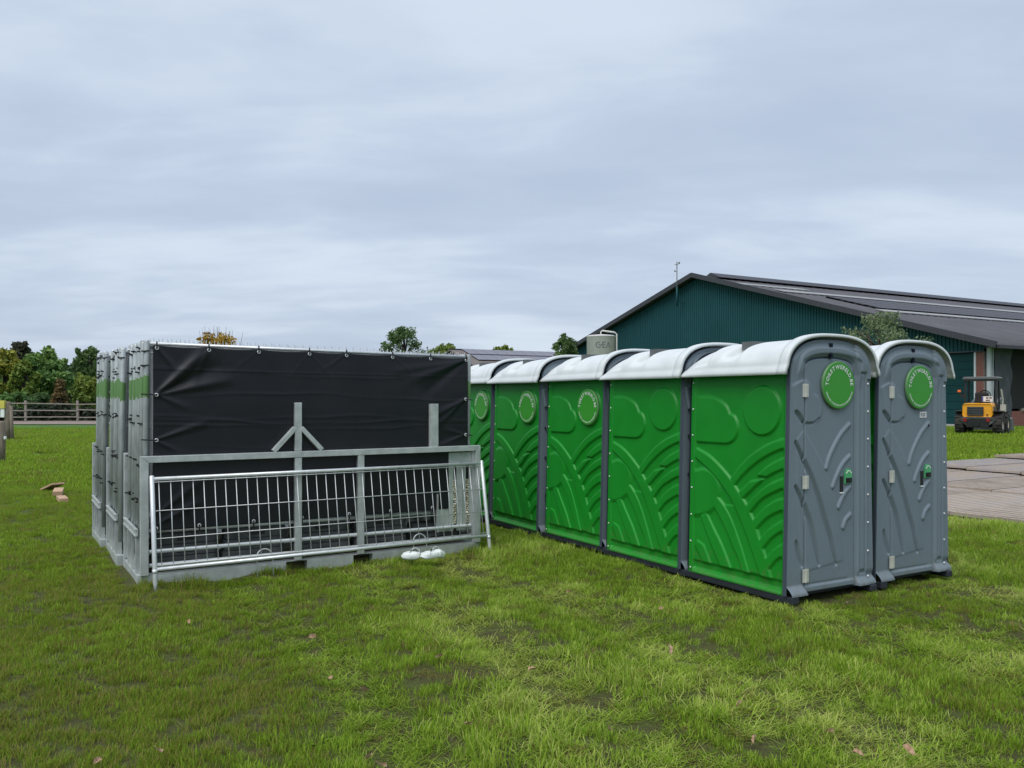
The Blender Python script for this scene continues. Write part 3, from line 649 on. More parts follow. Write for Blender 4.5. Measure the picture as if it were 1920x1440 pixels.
def tarpaulin():
    x, y = atr(0, .065); r = thing('tarpaulin', 'black tarpaulin tied with eyelets over the front of the fence rack', 'tarpaulin', (x, y, 0), RYAW)
    a0, a1, z0, z1 = .135, 3.42, .47, 2.20
    A, Z = np.meshgrid(np.linspace(0, 1, 330), np.linspace(0, 1, 180))
    S = a0 + A * (a1 - a0); top = 2.188 - .040 * A; Zz = z0 + Z * (top - z0)
    eye_t = [.166, .627, 1.095, 1.601, 1.992, 2.505, 2.952, 3.393]; eye_b = [.16, .54, 1.045, 1.524, 2.021, 2.482, 2.972]
    sag = np.zeros_like(S)
    for a, b in zip(eye_t[:-1], eye_t[1:]): sag += np.where((S >= a) & (S < b), .012 * np.sin(math.pi * (S - a) / (b - a)), 0)
    Zz = Zz - sag * Z ** 6
    w = np.zeros_like(S)
    def fold(p, q, amp, wd, sharp=1.0):
        nonlocal w; d, fr = pldist([p, q], S, Zz); ax, az = p; ex, ez = q[0] - ax, q[1] - az
        side = ((S - ax) * ez - (Zz - az) * ex) / math.hypot(ex, ez); env = np.sin(math.pi * np.clip(fr, .0, 1)) ** .5 * .8 + .2
        g = np.exp(-(side / (wd * (.35 + fr))) ** 2) * np.exp(-(np.maximum(d - np.abs(side), 0) / .05) ** 2); w += amp * g * env
    fold((.16, 1.727), (.627, 2.17), .030, .05); fold((.16, 1.727), (.75, 2.02), -.016, .05); fold((.16, 1.727), (.85, 1.88), .016, .04); fold((.16, 1.73), (.45, 1.60), .008, .03)
    fold((.166, 2.17), (.36, 1.93), .010, .03); fold((.15, 1.309), (.62, 1.47), .012, .03); fold((.15, 1.309), (.4, 1.17), .007, .025); fold((.627, 2.17), (.48, 1.83), .010, .035)
    fold((3.39, 2.12), (2.70, 1.88), .017, .05); fold((3.39, 2.12), (2.85, 1.72), -.012, .05); fold((3.39, 2.12), (2.5, 1.98), .010, .04); fold((3.38, 1.684), (3.0, 1.50), .013, .035); fold((3.38, 1.684), (3.05, 1.40), .010, .03)
    fold((3.38, 1.286), (3.0, 1.14), .013, .03); fold((3.38, 1.286), (3.1, 1.36), .007, .03); fold((.15, .52), (.55, .72), .012, .03); fold((.16, .62), (.6, .95), .012, .04)
    for i, e in enumerate(eye_t[1:-1]):
        for dx in rng.uniform(-.3, .3, 2): fold((e, 2.16), (e + dx, 1.98 - .05 * (i % 3)), .0018, .02)
    for e in eye_b[1:]:
        for dx in (-.12, .14): fold((e, .49), (e + dx, .70), .004, .02)
    for z_, am, ph in ((1.93, .003, .3), (1.455, .005, 1.1), (1.50, .004, 2.6), (1.40, .004, .2), (1.72, .004, 4.0), (1.22, .002, 1.9), (.92, .003, .7)):
        line = z_ - .02 * (S - 1.7) + .02 * np.sin(2.4 * S + ph) + .008 * np.sin(7 * S + 2 * ph); w += .65 * am * np.exp(-((Zz - line) / .014) ** 2) * (.4 + .6 * np.sin(1.7 * S + ph * 3) ** 2)
    n = np.zeros_like(S)
    for k in range(26):
        kx, kz, ph = rng.uniform(-3, 3), rng.uniform(4, 20), rng.uniform(0, 6.3); n += np.sin(kx * S + kz * Zz + ph) / kz
    w += .005 * n * .5 + .014 * np.sin(math.pi * A) * np.sin(math.pi * np.clip(Z, 0, 1)) * .6
    # stitched seam
    seam = np.abs(Zz - (1.965 - .03 * A)); w += .0025 * np.exp(-(seam / .006) ** 2)
    P = np.stack([S, -.030 - w, Zz], -1); o = ob('sheet', grid_mesh('sheet', P, 'tarp'), r); md = o.modifiers.new('thickness', 'SOLIDIFY'); md.thickness = .003
    ey = MB(); ey.tube([(.013 * math.cos(a), 0, .013 * math.sin(a)) for a in np.linspace(0, 2 * math.pi, 14, endpoint=False)], .0055, 6, closed=True); eme = ey.mesh('eyelet', 'zinc_wire', True)
    tm = MB(); tm.box((0, .0, .028), (.012, .012, .055)).tube([(0, -.004, -.002), (0, -.012, .03), (.002, .02, .062)], .005, 6); tme = tm.mesh('cable_tie', 'black')
    th = MB(); th.tube([(0, -.006, 0), (-.05, -.012, .003), (-.13, .01, .008)], .006, 6); thm = th.mesh('cable_tie', 'black')
    for i, e in enumerate(eye_t): k = ob('eyelet', eme, r, (e, -.045, 2.160 - .038 * i / 7)); ob('cable_tie', tme, k)
    for z_ in (1.727, 1.309): k = ob('eyelet', eme, r, (.162, -.050, z_)); ob('cable_tie', thm, k)
    for z_ in (1.684, 1.286): k = ob('eyelet', eme, r, (3.385, -.050, z_)); ob('cable_tie', thm, k, (0, 0, 0), (0, math.pi, 0), (.7, 1, 1))
    for e in eye_b: k = ob('eyelet', eme, r, (e, -.045, .495)); ob('cable_tie', tme, k, (0, 0, 0), (0, math.pi, 0))
tarpaulin()

def fence_feet():
    m = MB(); w, d, h = .60, .22, .108; a = .035
    m.prism([(-w / 2 + a, -d / 2, 0), (w / 2 - a, -d / 2, 0), (w / 2, -d / 2 + a, 0), (w / 2, d / 2 - a, 0), (w / 2 - a, d / 2, 0), (-w / 2 + a, d / 2, 0), (-w / 2, d / 2 - a, 0), (-w / 2, -d / 2 + a, 0)], (0, 0, h))
    me = fix_normals(m.mesh('body', 'foot')); mh = MB().box((0, -.112, .05), (.16, .012, .03)); hm = mh.mesh('hand_grip', 'black'); mp = MB()
    for x_ in (-.12, 0, .12): mp.lathe([(.026, 0), (.026, .004), (.018, .004), (.018, 0)], 12, 'z', (x_, 0, h - .002))
    pm_ = mp.mesh('post_socket', 'black')
    cols = [('at the left end of the row', .44), ('left of the first mid post', 1.10), ('between the two mid posts', 1.80), ('right of the second mid post', 2.45), ('at the right end of the row', 3.12)]
    lay = ['bottom', 'middle', 'top']
    for where, s in cols:
        for k in range(3):
            if s > 3 and k == 2: continue
            x, y = atr(s + random.uniform(-.015, .015), .30 + random.uniform(-.01, .01))
            r = thing('footing_block', f'{lay[k]} grey plastic fence foot in the pile {where}', 'fence foot', (x, y, .085 + k * .1095), RYAW + random.uniform(-.02, .02), 'fence feet piled under the panels')
            bevel(ob('body', me, r), .012); ob('hand_grip', hm, r); ob('post_socket', pm_, r)
fence_feet()
def clamp_chain():
    for k, s in enumerate((3.255, 3.41)):
        x, y = atr(s, .03); r = thing('clamp_string', f'string of small brass clamps hanging in the {["left", "right"][k]} slot of the rack', 'clamps', (x, y, .3), RYAW, 'clamp strings in the rack slots')
        cm = MB().box((0, 0, 0), (.030, .022, .016)).tube([(-.016, -.006, 0), (.016, -.006, .006)], .006, 6).mesh('clamp', 'brass')
        ob('backing', MB().box((0, .012, .27), (.036, .006, .58)).mesh('backing', 'black'), r)
        for i in range(19): ob('clamp', cm, r, (random.uniform(-.010, .010), -.004, .01 + i * .026), (random.uniform(-.5, .5), random.uniform(-.6, .6), random.uniform(-.8, .8)))
clamp_chain()

def barrier():
    b0 = Vector((-3.172, 7.40, 0)); d = np.array([.8455, .534]); yaw = math.atan2(d[1], d[0]); ln = 3.46; lean = math.atan2(.19, .96)
    r = thing('leaning_barrier', 'low zinc mesh barrier leaning against the front of the fence rack', 'barrier', b0, 0); r.rotation_euler = Euler((-lean, 0, yaw), 'XYZ')
    post = MB().tube([(0, 0, -.06), (0, 0, .0), (0, 0, .012), (0, 0, .972), (0, 0, .976)], [.013, .0165, .021, .021, .017], 12).mesh('post', 'galv_bright', True)
    sl = MB().tube([(0, 0, .10), (0, 0, .135)], .0235, 12).mesh('collar', 'galv_bright', True)
    for x_ in (0, ln): p = ob('post', post, r, (x_, 0, 0)); ob('collar', sl, p)
    rail = MB().tube([(.018, 0, 0), (ln - .018, 0, 0)], .0175, 12).mesh('rail', 'galv_bright', True)
    ob('top_rail', rail, r, (0, 0, .945)); ob('bottom_rail', rail, r, (0, 0, .135))
    hw = MB().tube([(.02, 0, 0), (ln - .02, 0, 0)], .0042, 6).mesh('cross_wire', 'zinc_wire', True)
    for z in (.915, .655, .405, .168): ob('cross_wire', hw, r, (0, -.006, z))
    vw = MB().tube([(0, 0, .14), (0, 0, .93)], .0044, 6).mesh('wire', 'zinc_wire', True)
    n = 35
    for i in range(n): ob('wire', vw, r, (.06 + i * (ln - .12) / (n - 1), .003, 0), (0, random.uniform(-.003, .003), 0))
    hp = MB(); hp.tube([(-.075, 0, -.03), (-.075, 0, .13)] + [(.075 * -math.cos(a), 0, .15 + .075 * math.sin(a)) for a in np.linspace(.1, math.pi - .1, 12)] + [(.075, 0, .13), (.075, 0, -.03)], .0062, 8); hm = hp.mesh('foot_loop', 'galv', True)
    for x_ in (.98, 2.62): ob('foot_loop', hm, r, (x_, .012, 0))
    z0 = float(ground_z(b0.x, b0.y)); r.location.z = max(0, z0) + .035
barrier()

def white_bundles():
    def lump(seed, n=20, k=14, sx=.1, sy=.07, sz=.055):
        rg = np.random.default_rng(seed); ph = rg.uniform(0, 6.3, (6, 3)); V_ = []; F = []
        for i in range(k + 1):
            for j in range(n):
                a, b = math.pi * i / k, 2 * math.pi * j / n; p = np.array([math.cos(a), math.sin(a) * math.cos(b), math.sin(a) * math.sin(b)])
                q = 1 + .07 * math.sin(5 * p[0] + ph[0, 0]) * math.sin(4 * p[1] + ph[0, 1]) + .05 * math.sin(9 * p[2] + ph[1, 0] + 5 * p[0]); sp = np.sign(p) * np.abs(p) ** .75
                V_.append((sp[0] * sx * q, sp[1] * sy * q, max(sp[2] * sz * q, -sz * .6)))
        for i in range(k):
            for j in range(n): F.append((i * n + j, i * n + (j + 1) % n, (i + 1) * n + (j + 1) % n, (i + 1) * n + j))
        return MB().add(V_, F)
    for k, (x, y, sz, lab) in enumerate(((-1.03, 8.50, 1, 'left white plastic bundle lying in the grass before the rack'), (-.84, 8.53, 1.1, 'right white plastic bundle lying in the grass before the rack'))):
        r = thing('plastic_bundle', lab, 'plastic bundle', (x, y, .085), .2 + .5 * k, 'white bundles on the grass')
        ob('body', fix_normals(lump(k + 1, sx=.095 * sz, sy=.06, sz=.046).mesh('body', 'bag', True)), r)
        if k: ob('body', fix_normals(lump(5, sx=.065, sy=.055, sz=.05).mesh('body', 'bag', True)), r, (.115, .01, -.005), (0, .3, .4))
        ob('loop', MB().tube([(.0 + .045 * math.cos(a), .02 + .02 * math.sin(a), .03 + .045 * math.sin(a)) for a in np.linspace(-.3, math.pi + .2, 14)], .0032, 6).mesh('loop', 'galv_bright', True), r, (.045 + .05 * k, 0, .0))
        ob('strap', MB().tube([(-.03, -.05, .02), (.0, -.02, .058), (.05, .04, .055), (.08, .06, .0)], .004, 6).mesh('strap', 'black', True), r)
white_bundles()

def wood_offcuts():
    for (x, y, dim, rz, ry, lab) in ((-7.35, 13.6, (.50, .13, .07), -.98, 0, 'longest and nearest of the pale wooden offcuts left of the racks'), (-7.88, 14.45, (.34, .15, .08), -1.15, .1, 'short reddish wooden offcut in the middle of the three left of the racks'), (-8.45, 15.3, (.42, .24, .035), -.6, -.30, 'flat tilted board farthest of the wooden offcuts left of the racks')):
        m = MB().box((0, 0, 0), dim); o = tag(bevel(ob('wood_offcut', m.mesh('wood_offcut', 'fresh_wood'), None, (x, y, .03 + float(ground_z(x, y)) + dim[2] / 2 + abs(ry) * .15), (0, ry, rz)), .006), lab, 'wood offcut', 'wooden offcuts on the grass')
        for k in (-1, 1):
            mm = MB().lathe([(0, .004), (.006, .003), (.008, 0)], 8, 'z'); ob('nail_head', mm.mesh('nail_head', 'machine_grey'), o, (k * dim[0] * .36, dim[1] * .15, dim[2] / 2 + .001))
wood_offcuts()

# ------------------------------------------------------------------ driving plates at the right
def driving_plates():
    lab_r = ['nearest', 'second', 'third', 'fourth', 'fifth', 'sixth', 'seventh', 'eighth']
    lx, ly = 3.0, 1.15
    root = kind(ob('plate_road', MB().box((0, -1.25, 0), (25, 10.3, .02)).mesh('plate_road', 'dark'), None, (*at(18.4, 3.05), -.005), (0, 0, YAW)), 'structure')
    mm = MB(); mm.box((0, 0, 0), (lx - .02, ly - .02, .05))
    for k in range(9): mm.box((0, -ly / 2 + .10 + k * (ly - .2) / 8, .029), (lx - .12, .045, .008))
    me = mm.mesh('plate', 'plate')
    n = 0
    for i in range(8):
        for j in range(9):
            dz = .0; loc = (-12.4 + lx * (i + .5) + (.0 if j % 2 else .0), -6.4 + ly * (j + .5), .052 + random.uniform(-.004, .004))
            p = np.array(at(18.4, 3.05)) + loc[0] * U + loc[1] * V
            o = ob('plate', me, root, (loc[0], loc[1], loc[2] + .30 * float(sstep(np.hypot(*p), 15, 29))), (random.uniform(-.003, .003), -.0, random.uniform(-.004, .004)))
            n += 1
driving_plates()

# ------------------------------------------------------------------ grass
def noise2(X, Y, seed, f0, oct_=4):
    rg = np.random.default_rng(seed); o = np.zeros_like(X); amp = 1; tot = 0
    for k in range(oct_):
        for _ in range(4):
            a = rg.uniform(0, 2 * math.pi); ph = rg.uniform(0, 6.3); o += amp * np.sin(f0 * (X * math.cos(a) + Y * math.sin(a)) + ph + 1.3 * np.sin(f0 * .6 * (Y * math.cos(a) - X * math.sin(a)) + ph * 2)); tot += amp * .7
        f0 *= 2.1; amp *= .62
    return o / tot
def tuft(seed, n, rad, lmin, lmax, wmin, wmax, bend, flat):
    rg = np.random.default_rng(seed); m = MB(); V_ = []; F = []
    for _ in range(n):
        a = rg.uniform(0, 2 * math.pi); rr = rad * math.sqrt(rg.uniform()); p = np.array([rr * math.cos(a), rr * math.sin(a), -.01])
        ln = rg.uniform(lmin, lmax); w = rg.uniform(wmin, wmax); az = rg.uniform(0, 2 * math.pi) if rg.uniform() > .35 else rg.normal(0, .5)
        tilt = abs(rg.normal(flat, .22)); bd = rg.uniform(.3, 1.) * bend; d = np.array([math.cos(az), math.sin(az)]); sd_ = np.array([-d[1], d[0], 0]) * w / 2
        q = p.copy(); base = len(V_); segs = 3
        for k in range(segs + 1):
            if k == segs: V_.append(tuple(q))
            else:
                t = 1 - .25 * k / segs; V_.append(tuple(q - sd_ * t)); V_.append(tuple(q + sd_ * t))
            ang = min(1.62, tilt + bd * (k / segs) ** 1.2); st_ = ln / segs; q = q + np.array([d[0] * math.sin(ang), d[1] * math.sin(ang), math.cos(ang)]) * st_
            q[2] = max(q[2], .004)
        F += [(base, base + 1, base + 3, base + 2), (base + 2, base + 3, base + 5, base + 4), (base + 4, base + 5, base + 6)]
    m.add(V_, F); return m
def grass():
    gc = bpy.data.collections.new('tuft_sources')
    spec = [(46, .075, .04, .085, .0035, .006, 1.0, .35)] * 3 + [(46, .075, .06, .125, .0035, .0065, 1.15, .32)] * 3 + [(44, .09, .06, .13, .0035, .006, .7, 1.12)] * 3 + [(60, .22, .07, .16, .010, .018, 1.0, .4)] * 2 + [(34, .10, .03, .09, .003, .006, .4, 1.35)] * 2 + [(14, .06, .035, .07, .016, .030, .8, .75)] * 2
    for i, sp in enumerate(spec):
        o = bpy.data.objects.new(f'tuft_{i:02d}', tuft(100 + i, *sp).mesh('tuft', 'blade')); gc.objects.link(o)
    def pts(y0, y1, dens, wide=.66, back=0):
        n = int(dens * (wide * (y1 * y1 - y0 * y0) + 1.2 * (y1 - y0))); 
        y = np.sqrt(rng.uniform(y0 * y0, y1 * y1, n)); x = rng.uniform(-1, 1, n) * (wide * y + .6); return x, y
    groups = []
    for y0, y1, dens in ((2.6, 6.0, 215), (6.0, 10., 190), (10., 16., 130), (16., 30., 34), (30., 38., 12)):
        x, y = pts(y0, y1, dens); groups.append((x, y, np.full(len(x), y0 >= 10)))
    x = np.concatenate([g[0] for g in groups]); y = np.concatenate([g[1] for g in groups]); far = np.concatenate([g[2] for g in groups])
    rel = np.stack([x - P0[0], y - P0[1]], -1); s = rel @ U; t = rel @ V
    rr = np.stack([x - R0[0], y - R0[1]], -1); rs, rt = rr @ UR, rr @ VR
    keep = ~((s > -.03) & (s < 1.0) & (t > .0) & (t < 6.4)) & ~((s > 1.25) & (s < 2.15) & (t > .1) & (t < 1.2)) & ~((rs > -.07) & (rs < 3.6) & (rt > .0) & (rt < 3.55)) & ~((s > 5.9) & (s < 30) & (t > -3.5) & (t < 7.1) & (rng.uniform(size=len(x)) > .006))
    trk = np.zeros_like(x)
    wob = .10 * np.sin(.9 * t + 1.) + .05 * np.sin(2.3 * t)
    for c, w in ((-3.8, .24), (-2.65, .24), (-1.6, .26), (.55, .30), (2.0, .35)):
        g = np.exp(-((s - c - wob) / w) ** 2); g = g * (t < (5 if c < 0 else -.4)) ; trk = np.maximum(trk, g)
    n1 = noise2(x, y, 3, .9); n2 = noise2(x, y, 5, 2.6); n3 = noise2(x, y, 9, 6.0, 3)
    n4 = noise2(s * 3.4, t * .45, 31, 1.0, 3); right = sstep(s, -3.9, -2.9)
    bare = (trk * .60 + .38 * n2 + .38 * n3 + .1 * n1 + .08 * right > .90) & (y < 12)
    bare |= (np.hypot((x + .42) / .34, (y - 5.15) / .20) + .35 * n3 < 1.0)
    straw = bare & (rng.uniform(size=len(x)) < .42); keep &= ~(bare & ~straw & (rng.uniform(size=len(x)) < .9))
    lush = np.clip(.45 + .5 * n1 + .35 * n2 + .2 * n3 - .9 * trk, 0, 1)
    edge = .9 * np.exp(-(np.maximum(5.9 - s, 0) / .6) ** 2) * (s > 3) + .8 * np.exp(-((t + .35) / .16) ** 2) * ((s < -.2) & (s > -.9)) * 0
    by_wall = ((np.abs(s) < .12) & (t > -.2) & (t < 7)) | ((rt > -.04) & (rt < .05) & (rs > -.1) & (rs < 3.7)) | ((rs > -.16) & (rs < 0) & (rt > -.1) & (rt < 3.6)) | ((t > -.16) & (t < .1) & (s > -.1) & (s < 2.4))
    lush = np.clip(lush * (.45 + .55 * right) + .8 * np.clip(edge, 0, 1), 0, 1); lush = np.where((rt > -.3) & (rt < 0) & (rs > 0) & (rs < 3.6), np.maximum(lush, .55), lush); lush = np.where(by_wall, 0, lush)
    u_ = rng.uniform(size=len(x)); idx = np.where(lush > .45 + .3 * u_, rng.integers(3, 6, len(x)), rng.integers(0, 3, len(x)))
    flatm = (trk > .30 + .35 * u_) | ((right > .5) & (n2 * .6 + .5 * n3 + .7 * n4 > .15) & (u_ < .8)); idx = np.where(flatm & (lush < .8), rng.integers(6, 9, len(x)), idx)
    weed = (rng.uniform(size=len(x)) < .012 + .03 * (n2 > .45) * (1 - right)) & (y < 11); idx = np.where(weed, rng.integers(13, 15, len(x)), idx)
    idx = np.where(straw, rng.integers(11, 13, len(x)), idx)
    idx = np.where(far & (y > 16), rng.integers(9, 11, len(x)), idx)
    tint = .48 + .12 * n4 * (.4 + .6 * right) + .17 * right + .16 * n1 + .13 * n2 + .12 * n3 + .12 * np.clip(edge, 0, 1) + .20 * trk + .12 * right * ((n2 + .5 * n3) > .12) - .08 * (1 - right) * (n3 > .2)
    tint = np.where(y > 12, .60 + .08 * n1 + .07 * n2, tint); tint = np.where((y > 8) & (y < 15) & (x < -3), .50 + .16 * n1 + .1 * n2, tint)
    dry = rng.uniform(size=len(x)) < (.08 + .07 * np.clip(n2, 0, 1)); tint = np.where(dry & ~(edge > .4), .14 + .12 * u_, tint); tint = np.where(weed, .56 + .1 * u_, tint); tint = np.where(straw, .06 + .26 * rng.uniform(size=len(x)) ** 1.5, tint); tint = np.clip(tint, .03, .98)
    sc = rng.uniform(.6, 1.15, len(x)) * (.78 + .42 * lush) * np.where(y > 10, 1.1, 1) * np.where(by_wall, .7, 1)
    x, y, idx, tint, sc = (q[keep] for q in (x, y, idx, tint, sc)); z = ground_z(x, y)
    rz = np.where(idx >= 6, rng.normal(math.atan2(-V[1], -V[0]), .9, len(x)), rng.uniform(0, 2 * math.pi, len(x))); rz = np.where(idx >= 9, rng.uniform(0, 6.28, len(x)), rz); sc = np.where(idx >= 11, sc * .9, sc)
    me = bpy.data.meshes.new('grass'); me.vertices.add(len(x)); me.vertices.foreach_set('co', np.stack([x, y, z], -1).astype(np.float32).reshape(-1))
    def attr(n, ty, d, key='value'): a = me.attributes.new(n, ty, 'POINT'); a.data.foreach_set(key, d)
    attr('tint', 'FLOAT', tint.astype(np.float32)); attr('scl', 'FLOAT', sc.astype(np.float32)); attr('idx', 'INT', idx.astype(np.int32))
    attr('rot', 'FLOAT_VECTOR', np.stack([rng.normal(0, .08, len(x)), rng.normal(0, .08, len(x)), rz], -1).astype(np.float32).reshape(-1), 'vector')
    o = kind(ob('grass', me), 'stuff'); o['label'] = 'trampled green grass with wheel tracks'
    ng = bpy.data.node_groups.new('grass_scatter', 'GeometryNodeTree'); ng.interface.new_socket('Geometry', in_out='INPUT', socket_type='NodeSocketGeometry'); ng.interface.new_socket('Geometry', in_out='OUTPUT', socket_type='NodeSocketGeometry')
    N = ng.nodes; L = ng.links; gi = N.new('NodeGroupInput'); go = N.new('NodeGroupOutput'); ip = N.new('GeometryNodeInstanceOnPoints'); ci = N.new('GeometryNodeCollectionInfo')
    ci.inputs['Collection'].default_value = gc; ci.inputs['Separate Children'].default_value = True; ci.inputs['Reset Children'].default_value = True
    def na(name, ty): a = N.new('GeometryNodeInputNamedAttribute'); a.data_type = ty; a.inputs['Name'].default_value = name; return a.outputs['Attribute']
    e2r = N.new('FunctionNodeEulerToRotation'); L.new(na('rot', 'FLOAT_VECTOR'), e2r.inputs[0])
    L.new(gi.outputs[0], ip.inputs['Points']); L.new(ci.outputs[0], ip.inputs['Instance']); ip.inputs['Pick Instance'].default_value = True
    L.new(na('idx', 'INT'), ip.inputs['Instance Index']); L.new(e2r.outputs[0], ip.inputs['Rotation']); L.new(na('scl', 'FLOAT'), ip.inputs['Scale']); L.new(ip.outputs[0], go.inputs[0])
    md = o.modifiers.new('scatter', 'NODES'); md.node_group = ng
grass()

def leaves():
    m = MB(); pts = [(0, -.035), (.012, -.022), (.02, -.006), (.016, .006), (.021, .016), (.010, .03), (0, .04), (-.010, .028), (-.020, .016), (-.013, .006), (-.021, -.008), (-.010, -.024)]
    V_ = [(x_, y_, .017 * abs(x_) / .02 + .009 * math.sin(60 * y_)) for x_, y_ in pts] + [(0, 0, 0)]
    m.add(V_, [(i, (i + 1) % 12, 12) for i in range(12)]).tube([(0, -.033, 0), (.002, -.055, .004)], .0012, 4)
    me = m.mesh('fallen_leaf', 'leaf_dry')
    where = [(618, 1258), (682, 1280), (825, 1225), (692, 1404), (716, 1418), (183, 1416), (297, 1405), (1067, 1107), (998, 1235), (1255, 1215), (1145, 1363), (877, 1345), (1415, 1378), (1555, 1360), (1705, 1390), (1385, 1318), (1765, 1130), (585, 1173), (355, 1160), (1240, 1140), (1610, 1395), (1590, 1120)]
    ordn = ['leftmost', 'second', 'third', 'fourth', 'fifth', 'sixth', 'seventh', 'eighth', 'ninth', 'tenth', 'eleventh', 'twelfth', 'thirteenth', 'fourteenth', 'fifteenth', 'sixteenth', 'seventeenth', 'eighteenth', 'nineteenth', 'twentieth', 'twenty-first', 'rightmost']
    for i, (a, b) in enumerate(sorted(where)):
        D = FPX * (CAM_H - .06) / (b - HORIZON); x = (a - 960) / FPX * D; sc = random.uniform(.6, 1.0)
        tag(ob('fallen_leaf', me, None, (x, D, float(ground_z(x, D)) + .055), (random.uniform(-.7, .7), random.uniform(-.7, .7), random.uniform(0, 6.3)), (sc, sc, sc)), f'{ordn[i]} dry brown leaf counted from the left on the grass' if 0 < i < 21 else f'{ordn[i]} dry brown leaf lying on the grass', 'leaf', 'dry leaves scattered on the grass')
leaves()

# ------------------------------------------------------------------ barn
BC = np.array([23.38, 41.2]); GZ = .30; EZ, AZ, BT = 4.42, 10.26, 20.58; BL = 62.0
def barn():
    r = thing('barn', 'large dark green barn with a low-pitched grey roof and corrugated gable', 'barn', (float(BC[0]), float(BC[1]), 0), YAW)
    def zt(t): return EZ + (AZ - EZ) * (1 - abs(t - BT) / BT)
    # gable cladding: trapezoidal ribs, from the lintel up to the slope
    m = MB(); p = .21; t = 0; lines = []
    while t < 2 * BT:
        for dt, dx in ((0, 0), (.11, 0), (.125, -.055), (.195, -.055)): lines.append((t + dt, dx))
        t += p
    V_ = []; F = []
    for i, (t_, dx) in enumerate(lines):
        t_ = min(t_, 2 * BT); zb = 4.02; V_ += [(dx, t_, min(zb, zt(t_) - .05)), (dx, t_, zt(t_) - .02)]
        if i: F.append((2 * i - 2, 2 * i, 2 * i + 1, 2 * i - 1))
    ob('gable_cladding', m.add(V_, F).mesh('gable_cladding', 'clad'), r)
    # masonry under the cladding, door, pillar
    m = MB().box((.16, 5.3 + (2 * BT - 5.3) / 2, 2.0), (.30, 2 * BT - 5.3, 4.1)); ob('masonry_wall', m.mesh('masonry_wall', 'brick'), r)
    pil = ob('brick_pillar', MB().box((.16, .24, 2.05), (.26, .36, 3.9)).mesh('brick_pillar', 'mortar'), r)
    bm_ = MB().box((0, 0, 0), (.02, .175, .062)).mesh('brick', 'brick')
    for k in range(50):
        for j in range(2): ob('brick', bm_, pil, (.025, .15 + j * .19 + (.0 if k % 2 else -.03), .36 + k * .0735))
    [ob('door_frame', MB().box((.02, q_, 2.1), (.10, .09, 3.75)).mesh('door_frame', 'whitepost'), r) for q_ in (.46, 5.25)]
    d = ob('roller_door', MB().box((.12, 2.86, 2.1), (.05, 4.7, 3.72)).mesh('roller_door', 'door_green'), r)
    for k in range(9): ob('door_slat', MB().box((.085, 2.86, .50 + k * .405), (.03, 4.68, .385)).mesh('door_slat', 'door_green'), d)
    ob('lintel_flashing', MB().box((-.02, BT, 4.02), (.10, 2 * BT, .06)).mesh('lintel_flashing', 'fascia'), r)
    ob('door_sill', MB().box((-.4, 2.86, .30), (1.1, 5.2, .10)).mesh('door_sill', 'concrete'), r)
    # roof
    n = np.linspace(-.55, BL, 420)
    for side, t0, t1 in ((0, -.9, BT), (1, 2 * BT + .9, BT)):
        X, T = np.meshgrid(n, np.linspace(t0, t1, 8)); Zr = EZ + (AZ - EZ) * (1 - np.abs(T - BT) / BT) + .10 + .03 * np.sin(X * 2 * math.pi / .177 * .25)
        o = ob('roof_slope', grid_mesh('roof_slope', np.stack([X, T, Zr], -1), 'barnroof', smooth=False), r); md = o.modifiers.new('thickness', 'SOLIDIFY'); md.thickness = .06; md.offset = -1
    def strip(name, t_, w, s0, s1, mat, h, th=.05):
        z = EZ + (AZ - EZ) * t_ / BT + .10 + h; sl = math.atan2(AZ - EZ, BT)
        m = MB().box((0, 0, 0), (s1 - s0, w, th), Matrix.Rotation(sl, 3, 'X')); return ob(name, m.mesh(name, mat), r, ((s0 + s1) / 2, t_, z))
    strip('skylight_strip', 14.9, .95, 2.0, BL, 'skylight', .07); strip('skylight_strip', 8.5, .80, 3.6, BL, 'skylight', .07)
    strip('gable_sheet', 17.4, .8, .5, 7.5, 'skylight', .04, .03)
    sl = math.atan2(AZ - EZ, BT); pmesh = MB().box((0, 0, 0), (1.66, 1.0, .04), Matrix.Rotation(sl, 3, 'X')).mesh('solar_panel', 'solar')
    for t_ in (9.75, 10.8, 11.85, 12.9):
        for k in range(33):
            s_ = 5.5 + k * 1.70
            ob('solar_panel', pmesh, r, (s_, t_, EZ + (AZ - EZ) * t_ / BT + .22))
    strip('panel_rail', 13.45, .12, 4.8, BL - 3, 'dark', .08, .16)
    ob('ridge_cap', MB().prism([(1.2, BT - 1.0, AZ - .02), (1.2, BT, AZ + .42), (1.2, BT + 1.0, AZ - .02)], (BL - 1.2, 0, 0)).mesh('ridge_cap', 'fascia'), r)
    for sg in (-1, 1):
        a, b = (-.60, BT + sg * (BT + .95), EZ - .27), (-.60, BT, AZ + .10); ob('barge_board', MB().beam((a[0], a[1], a[2] + .12), (b[0], b[1], b[2] + 0.03), .07, .32).mesh('barge_board', 'fascia'), r)
    ob('gutter', MB().box((BL / 2, -.98, EZ - .24), (BL + 1.0, .16, .16)).mesh('gutter', 'fascia'), r)
    ob('eave_soffit', MB().box((BL / 2, -.42, EZ - .20), (BL, .95, .05)).mesh('eave_soffit', 'fascia'), r)
    # long open side
    ob('side_wall', MB().box((BL / 2 + .4, -.05, .65), (BL - .8, .18, .75)).mesh('side_wall', 'brick'), r)
    ob('side_sill', MB().box((BL / 2 + 1.6, -.09, 1.10), (BL - 3, .26, .16)).mesh('side_sill', 'concrete'), r)
    ob('inner_dark', MB().box((BL / 2, .9, 2.4), (BL - .8, .06, 3.9)).mesh('inner_dark', 'dark'), r)
